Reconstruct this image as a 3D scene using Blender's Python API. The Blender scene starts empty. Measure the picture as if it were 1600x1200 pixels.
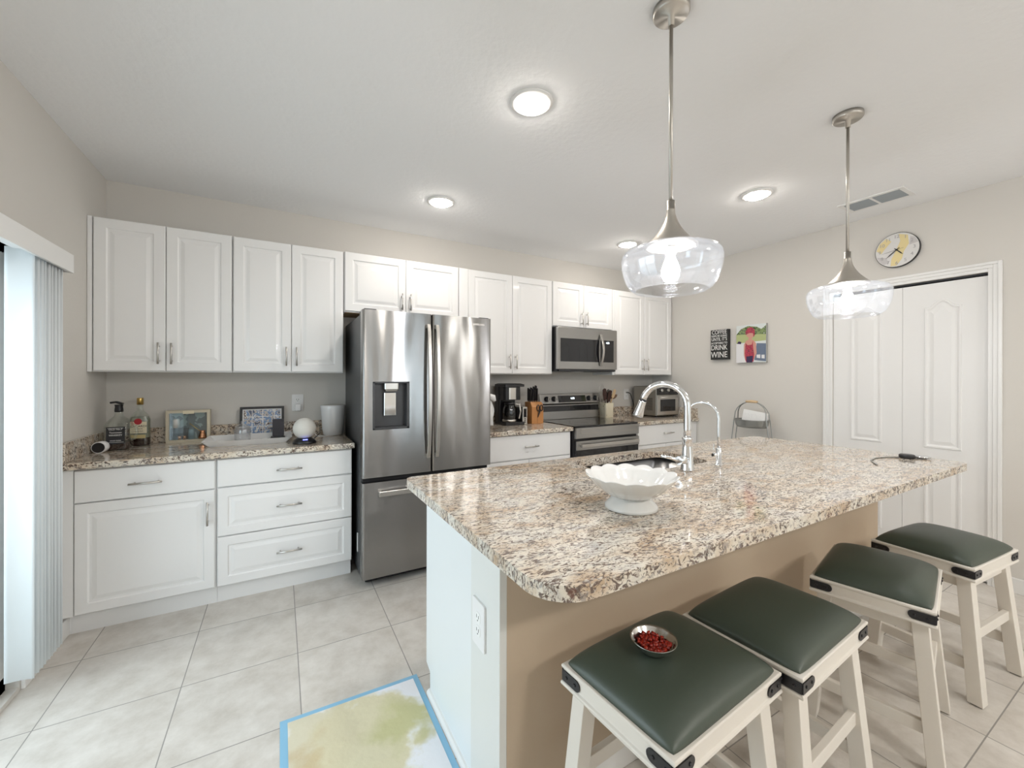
import bpy, bmesh, math, random
from math import sin, cos, pi, radians, sqrt
from mathutils import Vector, Matrix, geometry

random.seed(7)
S = bpy.context.scene
COL = S.collection

# ------------------------------------------------------------------ camera
YAW, PITCH, ROLL = radians(29.5215), radians(-0.0443), radians(0.1123)
CAM = Vector((0.9685, -3.5496, 1.343))
_f = Vector((sin(YAW), cos(YAW), 0)); _r = Vector((cos(YAW), -sin(YAW), 0)); _u = Vector((0, 0, 1))
_f2 = _f * cos(PITCH) + _u * sin(PITCH); _u2 = _u * cos(PITCH) - _f * sin(PITCH)
_r3 = _r * cos(ROLL) + _u2 * sin(ROLL); _u3 = _u2 * cos(ROLL) - _r * sin(ROLL)
cd = bpy.data.cameras.new('camera'); cam = bpy.data.objects.new('camera', cd); COL.objects.link(cam)
M = Matrix((_r3, _u3, -_f2)).transposed().to_4x4(); M.translation = CAM
cam.matrix_world = M
cd.sensor_width = 36.0; cd.lens = 638.7 / 1600 * 36.0
cd.shift_y = (590.2 - 600) / 1600; cd.clip_start = 0.02
S.camera = cam

# ------------------------------------------------------------------ world, exposure
W = bpy.data.worlds.new('sky'); S.world = W; W.use_nodes = True
bg = W.node_tree.nodes['Background']
bg.inputs[0].default_value = (0.84, 0.92, 1.0, 1); bg.inputs[1].default_value = 1.0
S.view_settings.view_transform = 'Standard'; S.view_settings.look = 'None'
S.view_settings.exposure = 1.90; S.view_settings.gamma = 1.0
S.cycles.use_denoising = True
S.cycles.max_bounces = 10; S.cycles.diffuse_bounces = 6; S.cycles.glossy_bounces = 5
S.cycles.transparent_max_bounces = 16; S.cycles.transmission_bounces = 8
S.cycles.sample_clamp_indirect = 6.0
S.cycles.caustics_reflective = False; S.cycles.caustics_refractive = False
DOME = 31.0     # emission of the unseen fill domes in the living area
LAMP = 35.0      # emission of the ceiling lamp lenses
BULB = 58.0      # emission of the pendant bulbs

def area(name, loc, target, sx, sy, power, color):
    d = bpy.data.lights.new(name, 'AREA'); d.shape = 'RECTANGLE'; d.size = sx; d.size_y = sy
    d.energy = power; d.color = color
    o = bpy.data.objects.new(name, d); COL.objects.link(o); o.location = loc
    o.rotation_euler = (Vector(target) - Vector(loc)).to_track_quat('-Z', 'Y').to_euler()
    return o
# daylight falling through the patio door
area('patio_daylight', (-0.35, -1.95, 1.15), (1.0, -1.95, 0.8), 1.7, 1.9, 2.5, (0.93, 0.95, 1.0))

# ------------------------------------------------------------------ materials
MATS = {}
def nt(m): return m.node_tree.nodes, m.node_tree.links
def mat(name, col, rough=0.5, metal=0.0, spec=0.5, emit=None, estr=0.0, coat=0.0, trans=0.0, alpha=1.0):
    m = bpy.data.materials.new(name); m.use_nodes = True
    b = m.node_tree.nodes['Principled BSDF']
    b.inputs['Base Color'].default_value = (*col, 1); b.inputs['Roughness'].default_value = rough
    b.inputs['Metallic'].default_value = metal; b.inputs['Specular IOR Level'].default_value = spec
    b.inputs['Coat Weight'].default_value = coat; b.inputs['Transmission Weight'].default_value = trans
    if emit: b.inputs['Emission Color'].default_value = (*emit, 1); b.inputs['Emission Strength'].default_value = estr
    MATS[name] = m
    return m
def add_bump(m, scale, strength, dist=0.002, detail=3, vec=None):
    n, l = nt(m); b = n['Principled BSDF']
    tc = n.new('ShaderNodeTexCoord'); mp = n.new('ShaderNodeMapping')
    if vec: mp.inputs['Scale'].default_value = vec
    nz = n.new('ShaderNodeTexNoise'); nz.inputs['Scale'].default_value = scale; nz.inputs['Detail'].default_value = detail
    bp = n.new('ShaderNodeBump'); bp.inputs['Strength'].default_value = strength; bp.inputs['Distance'].default_value = dist
    l.new(tc.outputs['Object'], mp.inputs[0]); l.new(mp.outputs[0], nz.inputs['Vector'])
    l.new(nz.outputs[0], bp.inputs['Height']); l.new(bp.outputs[0], b.inputs['Normal'])
    return m
def ramp(n, pts, interp='LINEAR'):
    r = n.new('ShaderNodeValToRGB'); r.color_ramp.interpolation = interp
    e = r.color_ramp.elements
    while len(e) < len(pts): e.new(0.5)
    for i, (p, c) in enumerate(pts): e[i].position = p; e[i].color = (*c, 1)
    return r
def mixrgb(n, l, a, b, fac, mode='MIX'):
    x = n.new('ShaderNodeMix'); x.data_type = 'RGBA'; x.blend_type = mode
    for s, v in ((x.inputs[0], fac), (x.inputs[6], a), (x.inputs[7], b)):
        if hasattr(v, 'is_output'): l.new(v, s)
        elif isinstance(v, tuple): s.default_value = (*v, 1)
        else: s.default_value = v
    return x.outputs[2]
def math_(n, l, op, a, b=None, c=None):
    x = n.new('ShaderNodeMath'); x.operation = op
    for i, v in enumerate((a, b, c)):
        if v is None: continue
        if hasattr(v, 'is_output'): l.new(v, x.inputs[i])
        else: x.inputs[i].default_value = v
    return x.outputs[0]

wall_m = add_bump(mat('wall_paint', (0.655, 0.632, 0.595), 0.85, spec=0.2), 60, 0.25, 0.002)
ceil_m = add_bump(mat('ceiling_paint', (0.865, 0.872, 0.882), 0.9, spec=0.15), 32, 0.55, 0.004, 5)
trim_m = mat('white_trim', (0.80, 0.80, 0.79), 0.35)
cab_m = mat('white_cabinet', (0.82, 0.82, 0.82), 0.3, coat=0.15)
door_m = add_bump(mat('door_white', (0.80, 0.80, 0.795), 0.45), 14, 0.12, 0.002, 4, (8, 8, 1))
island_m = mat('island_white', (0.76, 0.79, 0.80), 0.35)
knee_m = add_bump(mat('knee_wall_paint', (0.52, 0.42, 0.315), 0.75, spec=0.25), 70, 0.2, 0.0015)
nickel_m = mat('brushed_nickel', (0.60, 0.58, 0.55), 0.28, 1.0)
nickel_dark = mat('brushed_nickel_satin', (0.50, 0.475, 0.435), 0.36, 1.0)
chrome_m = mat('chrome', (0.78, 0.79, 0.80), 0.07, 1.0)
black_m = mat('black_plastic', (0.012, 0.012, 0.014), 0.35)
blackgl_m = mat('black_glass', (0.008, 0.008, 0.010), 0.06, coat=0.3)
dark_m = mat('dark_metal', (0.035, 0.037, 0.04), 0.4, 0.3)
gap_m = mat('dark_gap', (0.01, 0.01, 0.012), 0.7)
ceramic_m = mat('white_ceramic', (0.69, 0.69, 0.675), 0.08, coat=0.4)
wplastic_m = mat('white_plastic', (0.80, 0.80, 0.80), 0.3)
gfabric_m = add_bump(mat('pale_fabric', (0.66, 0.65, 0.61), 0.9), 500, 0.3, 0.001)
paper_m = mat('paper_white', (0.83, 0.83, 0.82), 0.8)
stoolw_m = add_bump(mat('white_painted_wood', (0.73, 0.69, 0.63), 0.42), 18, 0.12, 0.002, 4, (1, 1, 6))
wood_m = mat('block_wood', (0.48, 0.22, 0.075), 0.45)
woodl_m = mat('light_wood', (0.62, 0.45, 0.27), 0.5)
sink_m = mat('sink_steel', (0.50, 0.50, 0.50), 0.3, 1.0)
vane_m = mat('blind_vane', (0.80, 0.84, 0.86), 0.45)
gold_m = mat('gold_cap', (0.62, 0.43, 0.14), 0.3, 0.9)
copper_m = mat('copper', (0.72, 0.36, 0.20), 0.25, 1.0)
galv_m = mat('galvanised_metal', (0.36, 0.37, 0.36), 0.4, 0.85)
grayfr_m = mat('fridge_side', (0.085, 0.087, 0.092), 0.42, 0.5)
tan_m = mat('unfinished_board', (0.42, 0.30, 0.17), 0.7)
ventg_m = mat('vent_louvre', (0.34, 0.37, 0.39), 0.6)
lens_m = mat('lamp_lens', (1, 1, 1), 0.5, emit=(1.0, 0.925, 0.84), estr=LAMP)
dome_m = mat('fill_dome', (1, 1, 1), 0.5, emit=(1.0, 0.95, 0.885), estr=DOME)
bulb_m = mat('bulb_glow', (1, 1, 1), 0.5, emit=(0.97, 0.97, 1.0), estr=BULB)
disp_m = mat('display_glow', (0, 0, 0), 0.4, emit=(0.75, 0.9, 1.0), estr=1.2)
blue_glow = mat('blue_glow', (0, 0, 0), 0.4, emit=(0.12, 0.14, 1.0), estr=1.5)
red_m = mat('label_red', (0.42, 0.02, 0.03), 0.5)
cream_m = mat('label_cream', (0.78, 0.70, 0.52), 0.55)
labelb_m = mat('label_black', (0.02, 0.021, 0.024), 0.5)
ink_w = mat('ink_white', (0.80, 0.80, 0.78), 0.6)
ink_b = mat('ink_black', (0.02, 0.02, 0.02), 0.6)

def thin_glass(name, tint, rough=0.03, f0=0.10, edge=0.55, haze=0.0):
    m = bpy.data.materials.new(name); m.use_nodes = True; n, l = nt(m); n.clear()
    out = n.new('ShaderNodeOutputMaterial'); mx = n.new('ShaderNodeMixShader')
    tr = n.new('ShaderNodeBsdfTransparent'); tr.inputs[0].default_value = (*tint, 1)
    gl = n.new('ShaderNodeBsdfGlossy'); gl.inputs['Roughness'].default_value = rough
    gl.inputs[0].default_value = (0.95, 0.97, 1, 1)
    lw = n.new('ShaderNodeLayerWeight'); lw.inputs[0].default_value = 0.5
    p = math_(n, l, 'POWER', lw.outputs['Facing'], 3.0)
    fac = math_(n, l, 'MULTIPLY_ADD', p, edge, f0)
    l.new(fac, mx.inputs[0]); l.new(tr.outputs[0], mx.inputs[1]); l.new(gl.outputs[0], mx.inputs[2])
    last = mx.outputs[0]
    if haze:
        tl = n.new('ShaderNodeBsdfTranslucent'); tl.inputs[0].default_value = (0.93, 0.96, 1, 1)
        m2 = n.new('ShaderNodeMixShader'); m2.inputs[0].default_value = haze
        l.new(last, m2.inputs[1]); l.new(tl.outputs[0], m2.inputs[2]); last = m2.outputs[0]
    l.new(last, out.inputs[0]); MATS[name] = m
    return m
shade_gl = thin_glass('pendant_glass', (0.985, 0.99, 1.0), 0.04, 0.07, 0.45, haze=0.012)  # slight translucent haze added to imitate bloom around the bulb
bottle_gl = thin_glass('bottle_glass', (0.93, 0.95, 0.92), 0.04, 0.10, 0.6)
pane_gl = thin_glass('window_glass', (0.93, 0.97, 0.97), 0.01, 0.05, 0.5)
carafe_gl = thin_glass('carafe_glass', (0.25, 0.25, 0.26), 0.03, 0.08, 0.5)
rum_m = mat('dark_spirit', (0.030, 0.010, 0.008), 0.1)
rumc_m = mat('white_spirit', (0.56, 0.58, 0.47), 0.1, trans=0.6)

def steel(name, col, rough, aniso, wav=0.35):
    m = mat(name, col, rough, 1.0); n, l = nt(m); b = n['Principled BSDF']
    b.inputs['Anisotropic'].default_value = aniso; b.inputs['Anisotropic Rotation'].default_value = 0.0
    tg = n.new('ShaderNodeTangent'); tg.direction_type = 'UV_MAP'; tg.uv_map = 'UVMap'
    l.new(tg.outputs[0], b.inputs['Tangent'])
    tc = n.new('ShaderNodeTexCoord'); mp = n.new('ShaderNodeMapping'); mp.inputs['Scale'].default_value = (5.0, 5.0, 1.3)
    nz = n.new('ShaderNodeTexNoise'); nz.inputs['Scale'].default_value = 1.0; nz.inputs['Detail'].default_value = 1.0
    l.new(tc.outputs['Object'], mp.inputs[0]); l.new(mp.outputs[0], nz.inputs['Vector'])
    bp = n.new('ShaderNodeBump'); bp.inputs['Strength'].default_value = wav; bp.inputs['Distance'].default_value = 0.02
    l.new(nz.outputs[0], bp.inputs['Height']); l.new(bp.outputs[0], b.inputs['Normal'])
    return m
steel_m = steel('stainless_steel', (0.335, 0.33, 0.325), 0.20, 1.0)
steel2_m = steel('stainless_steel_appliance', (0.43, 0.425, 0.415), 0.30, 0.6, 0.05)

def leather():
    m = mat('dark_green_leather', (0.050, 0.066, 0.049), 0.42, coat=0.0, spec=0.6)
    return add_bump(m, 260, 0.18, 0.001)
leather_m = leather()

def granite():
    m = mat('granite', (0.6, 0.55, 0.48), 0.09, coat=0.3); n, l = nt(m); b = n['Principled BSDF']
    tc = n.new('ShaderNodeTexCoord'); mp = n.new('ShaderNodeMapping')
    mp.inputs['Scale'].default_value = (0.85, 1.9, 1.0); mp.inputs['Rotation'].default_value = (0, 0, 0.45)
    l.new(tc.outputs['Object'], mp.inputs[0])
    def noise(sc, det, dist, rg=0.55):
        z = n.new('ShaderNodeTexNoise'); z.inputs['Scale'].default_value = sc; z.inputs['Detail'].default_value = det
        z.inputs['Distortion'].default_value = dist; z.inputs['Roughness'].default_value = rg
        l.new(mp.outputs[0], z.inputs['Vector']); return z.outputs[0]
    base = ramp(n, [(0.30, (0.50, 0.37, 0.25)), (0.42, (0.62, 0.51, 0.39)), (0.56, (0.72, 0.67, 0.58)), (0.72, (0.50, 0.48, 0.455))])
    l.new(noise(7, 4, 0.5), base.inputs[0])
    veins = ramp(n, [(0.435, (0, 0, 0)), (0.49, (1, 1, 1))])
    l.new(noise(46, 6, 1.6, 0.62), veins.inputs[0])
    c = mixrgb(n, l, (0.13, 0.09, 0.07), base.outputs[0], veins.outputs[0])
    hi = ramp(n, [(0.56, (0, 0, 0)), (0.64, (1, 1, 1))])
    l.new(noise(58, 4, 1.0, 0.6), hi.inputs[0])
    c = mixrgb(n, l, c, (0.70, 0.635, 0.55), math_(n, l, 'MULTIPLY', hi.outputs[0], 0.75))
    gr = ramp(n, [(0.56, (0, 0, 0)), (0.63, (1, 1, 1))])
    l.new(noise(34, 5, 1.2), gr.inputs[0])
    c = mixrgb(n, l, c, (0.24, 0.215, 0.205), math_(n, l, 'MULTIPLY', gr.outputs[0], 0.6))
    sp = ramp(n, [(0.345, (1, 1, 1)), (0.385, (0, 0, 0))])
    l.new(noise(75, 3, 1.0), sp.inputs[0])
    c = mixrgb(n, l, c, (0.04, 0.032, 0.032), math_(n, l, 'MULTIPLY', sp.outputs[0], 0.85))
    rd = ramp(n, [(0.68, (0, 0, 0)), (0.71, (1, 1, 1))])
    l.new(noise(41, 2, 0.5), rd.inputs[0])
    c = mixrgb(n, l, c, (0.13, 0.05, 0.035), math_(n, l, 'MULTIPLY', rd.outputs[0], 0.7))
    l.new(c, b.inputs['Base Color'])
    return m
granite_m = granite()

def floor_mat():
    m = mat('floor_tile', (0.6, 0.57, 0.53), 0.38, spec=0.4); n, l = nt(m); b = n['Principled BSDF']
    tc = n.new('ShaderNodeTexCoord'); sx = n.new('ShaderNodeSeparateXYZ'); l.new(tc.outputs['Object'], sx.inputs[0])
    P = 0.4465; G = 0.0042
    def edge(o, off):
        u = math_(n, l, 'DIVIDE', math_(n, l, 'SUBTRACT', o, off), P)
        fr = math_(n, l, 'FRACT', u)
        d = math_(n, l, 'MULTIPLY', math_(n, l, 'SUBTRACT', 0.5, math_(n, l, 'ABSOLUTE', math_(n, l, 'SUBTRACT', fr, 0.5))), P)
        return math_(n, l, 'LESS_THAN', d, G / 2), math_(n, l, 'FLOOR', u)
    ex, ix = edge(sx.outputs[0], 0.150 - 5 * P); ey, iy = edge(sx.outputs[1], -0.862 - 30 * P)
    gm = math_(n, l, 'MAXIMUM', ex, ey)
    cmb = n.new('ShaderNodeCombineXYZ'); l.new(ix, cmb.inputs[0]); l.new(iy, cmb.inputs[1])
    wn = n.new('ShaderNodeTexWhiteNoise'); l.new(cmb.outputs[0], wn.inputs['Vector'])
    ad = n.new('ShaderNodeVectorMath'); ad.operation = 'ADD'
    sc = n.new('ShaderNodeVectorMath'); sc.operation = 'SCALE'; sc.inputs['Scale'].default_value = 20
    l.new(wn.outputs['Color'], sc.inputs[0]); l.new(sc.outputs[0], ad.inputs[0]); l.new(tc.outputs['Object'], ad.inputs[1])
    nz = n.new('ShaderNodeTexNoise'); nz.inputs['Scale'].default_value = 7; nz.inputs['Detail'].default_value = 8; nz.inputs['Roughness'].default_value = 0.68
    l.new(ad.outputs[0], nz.inputs['Vector'])
    rp = ramp(n, [(0.28, (0.50, 0.46, 0.41)), (0.5, (0.61, 0.575, 0.53)), (0.72, (0.71, 0.68, 0.64))])
    l.new(nz.outputs[0], rp.inputs[0])
    hv = n.new('ShaderNodeHueSaturation'); l.new(rp.outputs[0], hv.inputs['Color'])
    l.new(math_(n, l, 'MULTIPLY_ADD', wn.outputs['Value'], 0.07, 0.965), hv.inputs['Value'])
    c = mixrgb(n, l, hv.outputs[0], (0.30, 0.285, 0.265), gm)
    l.new(c, b.inputs['Base Color'])
    bp = n.new('ShaderNodeBump'); bp.inputs['Strength'].default_value = 0.5; bp.inputs['Distance'].default_value = 0.003
    hgt = math_(n, l, 'SUBTRACT', math_(n, l, 'MULTIPLY', nz.outputs[0], 0.35), gm)
    l.new(hgt, bp.inputs['Height']); l.new(bp.outputs[0], b.inputs['Normal'])
    l.new(math_(n, l, 'MULTIPLY_ADD', gm, 0.4, 0.36), b.inputs['Roughness'])
    return m
floor_m = floor_mat()

def pad_mat():
    m = mat('absorbent_sheet', (0.8, 0.8, 0.82), 0.7); n, l = nt(m); b = n['Principled BSDF']
    tc = n.new('ShaderNodeTexCoord'); sx = n.new('ShaderNodeSeparateXYZ'); l.new(tc.outputs['Object'], sx.inputs[0])
    def nz(sc, det=4):
        z = n.new('ShaderNodeTexNoise'); z.inputs['Scale'].default_value = sc; z.inputs['Detail'].default_value = det
        l.new(tc.outputs['Object'], z.inputs['Vector']); return z.outputs[0]
    def blob(cx, cy, r, soft, jit=0.16):
        dx = math_(n, l, 'SUBTRACT', sx.outputs[0], cx); dy = math_(n, l, 'SUBTRACT', sx.outputs[1], cy)
        d = math_(n, l, 'SQRT', math_(n, l, 'ADD', math_(n, l, 'MULTIPLY', dx, dx), math_(n, l, 'MULTIPLY', dy, dy)))
        d = math_(n, l, 'MULTIPLY_ADD', math_(n, l, 'SUBTRACT', nz(9), 0.5), jit * 2, d)
        mr = n.new('ShaderNodeMapRange'); l.new(d, mr.inputs[0]); mr.inputs[1].default_value = r + soft; mr.inputs[2].default_value = r
        return mr.outputs[0]
    c = (0.80, 0.81, 0.85)
    c = mixrgb(n, l, c, (0.64, 0.58, 0.36), math_(n, l, 'MULTIPLY', blob(0.02, 0.03, 0.19, 0.05), 0.85))
    c = mixrgb(n, l, c, (0.62, 0.57, 0.40), math_(n, l, 'MULTIPLY', blob(-0.17, 0.12, 0.14, 0.05), 0.85))
    c = mixrgb(n, l, c, (0.50, 0.49, 0.24), math_(n, l, 'MULTIPLY', blob(0.15, 0.03, 0.06, 0.09), 0.75))
    c = mixrgb(n, l, c, (0.52, 0.40, 0.22), math_(n, l, 'MULTIPLY', blob(-0.19, 0.05, 0.03, 0.06), 0.6))
    l.new(c, b.inputs['Base Color'])
    z = nz(30); bp = n.new('ShaderNodeBump'); bp.inputs['Strength'].default_value = 0.5; bp.inputs['Distance'].default_value = 0.004
    l.new(z, bp.inputs['Height']); l.new(bp.outputs[0], b.inputs['Normal'])
    return m
pad_m = pad_mat()
padblue_m = mat('pad_backing_blue', (0.25, 0.50, 0.70), 0.3)

def speck(name, cols, scale, rough=0.6):
    m = mat(name, cols[0], rough); n, l = nt(m)
    tc = n.new('ShaderNodeTexCoord'); v = n.new('ShaderNodeTexNoise'); v.inputs['Scale'].default_value = scale; v.inputs['Detail'].default_value = 2
    l.new(tc.outputs['Object'], v.inputs['Vector'])
    k = len(cols); r = ramp(n, [(0.3 + 0.4 * i / (k - 1), c) for i, c in enumerate(cols)], 'CONSTANT')
    l.new(v.outputs[0], r.inputs[0]); l.new(r.outputs[0], n['Principled BSDF'].inputs['Base Color'])
    return m
collage_m = speck('photo_collage', [(0.10, 0.12, 0.18), (0.55, 0.50, 0.46), (0.20, 0.30, 0.48), (0.72, 0.70, 0.68), (0.16, 0.11, 0.09), (0.6, 0.56, 0.52)], 26)
foliage_p = speck('photo_trees', [(0.05, 0.08, 0.03), (0.22, 0.30, 0.12), (0.10, 0.13, 0.08), (0.62, 0.66, 0.62)], 45)
plaid_m = speck('photo_red_plaid', [(0.30, 0.02, 0.05), (0.55, 0.06, 0.10), (0.08, 0.02, 0.04), (0.62, 0.30, 0.32)], 110)
food_m = speck('red_food', [(0.16, 0.006, 0.005), (0.36, 0.025, 0.01), (0.25, 0.01, 0.008), (0.60, 0.22, 0.07)], 90, 0.18)
glaze_m = speck('frame_backdrop', [(0.10, 0.12, 0.13), (0.30, 0.36, 0.36), (0.42, 0.46, 0.44)], 16)
crock_m = speck('crock_cream', [(0.72, 0.66, 0.50), (0.74, 0.68, 0.53), (0.73, 0.67, 0.52), (0.36, 0.30, 0.10)], 26, 0.35)

# ------------------------------------------------------------------ mesh helpers
class MB:
    def __init__(s): s.v = []; s.f = []; s.sm = []; s.mi = []
    def add(s, vs, fs, smooth=False, mi=0):
        o = len(s.v); s.v += [Vector(v) for v in vs]
        for f in fs: s.f.append([i + o for i in f]); s.sm.append(smooth); s.mi.append(mi)
        return s
    def box(s, x0, x1, y0, y1, z0, z1, mi=0):
        x0, x1 = sorted((x0, x1)); y0, y1 = sorted((y0, y1)); z0, z1 = sorted((z0, z1))
        v = [(x, y, z) for z in (z0, z1) for x, y in ((x0, y0), (x1, y0), (x1, y1), (x0, y1))]
        return s.add(v, [(3, 2, 1, 0), (4, 5, 6, 7), (0, 1, 5, 4), (1, 2, 6, 5), (2, 3, 7, 6), (3, 0, 4, 7)], False, mi)
    def loft(s, rings, smooth=False, cap0=True, cap1=True, mi=0, closed=True):
        n = len(rings[0]); v = [p for r in rings for p in r]; f = []
        for k in range(len(rings) - 1):
            for i in range(n if closed else n - 1):
                j = (i + 1) % n; f.append((k * n + i, k * n + j, (k + 1) * n + j, (k + 1) * n + i))
        o = len(s.f); s.add(v, f, smooth, mi); base = len(s.v) - len(v)
        if cap0: s.f.append([base + i for i in reversed(range(n))]); s.sm.append(False); s.mi.append(mi)
        if cap1: s.f.append([base + (len(rings) - 1) * n + i for i in range(n)]); s.sm.append(False); s.mi.append(mi)
        return s
    def lathe(s, prof, c=(0, 0, 0), n=32, smooth=True, cap0=True, cap1=True, axis='z', mi=0, mod=None):
        rings = []
        for r, z in prof:
            ring = []
            for i in range(n):
                a = 2 * pi * i / n; rr = r * (mod(a, r, z) if mod else 1)
                p = (rr * cos(a), rr * sin(a), z)
                if axis == 'y': p = (p[0], -p[2], p[1])       # profile height runs towards -y
                if axis == 'x': p = (-p[2], p[0], p[1])       # profile height runs towards -x
                ring.append((p[0] + c[0], p[1] + c[1], p[2] + c[2]))
            rings.append(ring)
        return s.loft(rings, smooth, cap0, cap1, mi)
    def tube(s, path, r, n=10, smooth=True, mi=0, closed=False):
        P = [Vector(p) for p in path]; k = len(P); rs = r if isinstance(r, (list, tuple)) else [r] * k
        T = []
        for i in range(k):
            a = P[(i - 1) % k] if (closed or i > 0) else P[i]; b = P[(i + 1) % k] if (closed or i < k - 1) else P[i]
            T.append((b - a).normalized())
        up = Vector((0, 0, 1)) if abs(T[0].z) < 0.9 else Vector((1, 0, 0))
        N = (up - T[0] * up.dot(T[0])).normalized(); rings = []
        for i in range(k):
            N = (N - T[i] * N.dot(T[i])).normalized(); B = T[i].cross(N)
            rings.append([P[i] + (N * cos(2 * pi * j / n) + B * sin(2 * pi * j / n)) * rs[i] for j in range(n)])
        if closed: rings.append(rings[0]); return s.loft(rings, smooth, False, False, mi)
        return s.loft(rings, smooth, True, True, mi)
    def bar(s, path, w, h, mi=0, up=(0, 0, 1)):
        P = [Vector(p) for p in path]; rings = []
        for i, p in enumerate(P):
            t = (P[min(i + 1, len(P) - 1)] - P[max(i - 1, 0)]).normalized(); u = Vector(up)
            side = t.cross(u).normalized(); u2 = side.cross(t)
            rings.append([p + side * (a * w / 2) + u2 * (b * h / 2) for a, b in ((-1, -1), (1, -1), (1, 1), (-1, 1))])
        return s.loft(rings, False, True, True, mi)
    def prism(s, poly, a, b, plane='xy', holes=(), mi=0, smooth=False):
        def P(p, h):
            return {'xy': (p[0], p[1], h), 'xz': (p[0], h, p[1]), 'yz': (h, p[0], p[1])}[plane]
        loops = [list(poly)] + [list(h) for h in holes]; flat = [p for q in loops for p in q]
        tri = geometry.tessellate_polygon([[Vector((p[0], p[1], 0)) for p in q] for q in loops])
        n = len(flat); v = [P(p, a) for p in flat] + [P(p, b) for p in flat]; f = []
        for t in tri: f.append(tuple(reversed(t))); f.append(tuple(i + n for i in t))
        s.add(v, f, False, mi); v2 = []; f2 = []; o = 0
        for q in loops:
            k = len(q)
            for i in range(k):
                j = (i + 1) % k; f2.append((o + i, o + j, n + o + j, n + o + i))
            o += k
        base = len(s.v) - 2 * n
        for q in f2: s.f.append([base + i for i in q]); s.sm.append(smooth); s.mi.append(mi)
        return s
    def text(s, txt, size, Mx, depth=0.0006, align='CENTER', mi=0, sx=1.0):
        c = bpy.data.curves.new('lettering', 'FONT'); c.body = txt; c.size = size; c.extrude = depth
        c.align_x = align; c.align_y = 'CENTER'; c.resolution_u = 3
        o = bpy.data.objects.new('lettering', c); COL.objects.link(o)
        dg = bpy.context.evaluated_depsgraph_get(); me = bpy.data.meshes.new_from_object(o.evaluated_get(dg))
        X = Mx @ Matrix.Diagonal((sx, 1, 1, 1))
        s.add([X @ v.co for v in me.vertices], [tuple(p.vertices) for p in me.polygons], False, mi)
        bpy.data.objects.remove(o); bpy.data.curves.remove(c); bpy.data.meshes.remove(me)
        return s
def frame_y(x, y, z, rot=0):   # lettering facing -y
    return Matrix.Translation((x, y, z)) @ Matrix(((1, 0, 0), (0, 0, -1), (0, 1, 0))).to_4x4() @ Matrix.Rotation(rot, 4, 'Z')
def frame_x(x, y, z, rot=0):   # lettering facing -x (on the wall at the end of the island)
    return Matrix.Translation((x, y, z)) @ Matrix(((0, 0, -1), (-1, 0, 0), (0, 1, 0))).to_4x4() @ Matrix.Rotation(rot, 4, 'Z')
def frame_z(x, y, z, rot=0):
    return Matrix.Translation((x, y, z)) @ Matrix.Rotation(rot, 4, 'Z')

def rect_path(x0, x1, y0, y1, r, n=6):
    out = []
    for cx, cy, a0 in ((x1 - r, y0 + r, -90), (x1 - r, y1 - r, 0), (x0 + r, y1 - r, 90), (x0 + r, y0 + r, 180)):
        for i in range(n + 1):
            a = radians(a0 + 90 * i / n); out.append((cx + r * cos(a), cy + r * sin(a)))
    return out
def rrect(x0, x1, y0, y1, r, z, n=5): return [(p[0], p[1], z) for p in rect_path(x0, x1, y0, y1, r, n)]

def root_loc(p):
    v = Vector((0, 0, 0))
    while p is not None: v += p.location; p = p.parent
    return v
def obj(name, mb, m, parent=None, bevel=0.0, label=None, seg=2, uv=False, local=False, pivot=None):
    me = bpy.data.meshes.new(name)
    off = Vector((0, 0, 0)) if local else root_loc(parent)
    piv = Vector(pivot) if pivot is not None else None
    if piv is not None: off = piv
    me.from_pydata([v - off for v in mb.v], [], mb.f)
    for mm in (m if isinstance(m, (list, tuple)) else [m]): me.materials.append(mm)
    for p, sm, mi in zip(me.polygons, mb.sm, mb.mi): p.use_smooth = sm; p.material_index = mi
    bm = bmesh.new(); bm.from_mesh(me); bmesh.ops.recalc_face_normals(bm, faces=bm.faces[:]); bm.to_mesh(me); bm.free()
    if uv:
        L = me.uv_layers.new(name='UVMap')
        for p in me.polygons:
            nx, ny = abs(p.normal.x), abs(p.normal.y)
            for li in p.loop_indices:
                co = me.vertices[me.loops[li].vertex_index].co
                L.data[li].uv = (co.z, co.y if nx > ny else co.x)
    o = bpy.data.objects.new(name, me); COL.objects.link(o)
    if parent is not None: o.parent = parent
    if piv is not None: o.location = piv
    if bevel:
        b = o.modifiers.new('edge', 'BEVEL'); b.width = bevel; b.segments = seg; b.limit_method = 'ANGLE'; b.angle_limit = radians(38)
    if label: o['label'] = label
    return o
def thing(name, label, cat, loc=(0, 0, 0), group=None):
    o = bpy.data.objects.new(name, None); COL.objects.link(o); o.location = loc; o.empty_display_size = 0.1
    o['label'] = label; o['category'] = cat
    if group: o['group'] = group
    return o
def tag(o, label, cat, group=None):
    o['label'] = label; o['category'] = cat
    if group: o['group'] = group
    return o
def struct(name, mb, m, bevel=0.0):
    o = obj(name, mb, m, bevel=bevel); o['kind'] = 'structure'; return o
def dup(root, loc, rotz=0.0, label=None):
    r = root.copy(); COL.objects.link(r); r.location = loc; r.rotation_euler = (0, 0, rotz)
    if label: r['label'] = label
    def kids(a, b):
        for ch in list(a.children):
            c = ch.copy(); COL.objects.link(c); c.parent = b; kids(ch, c)
    kids(root, r); return r

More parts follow.
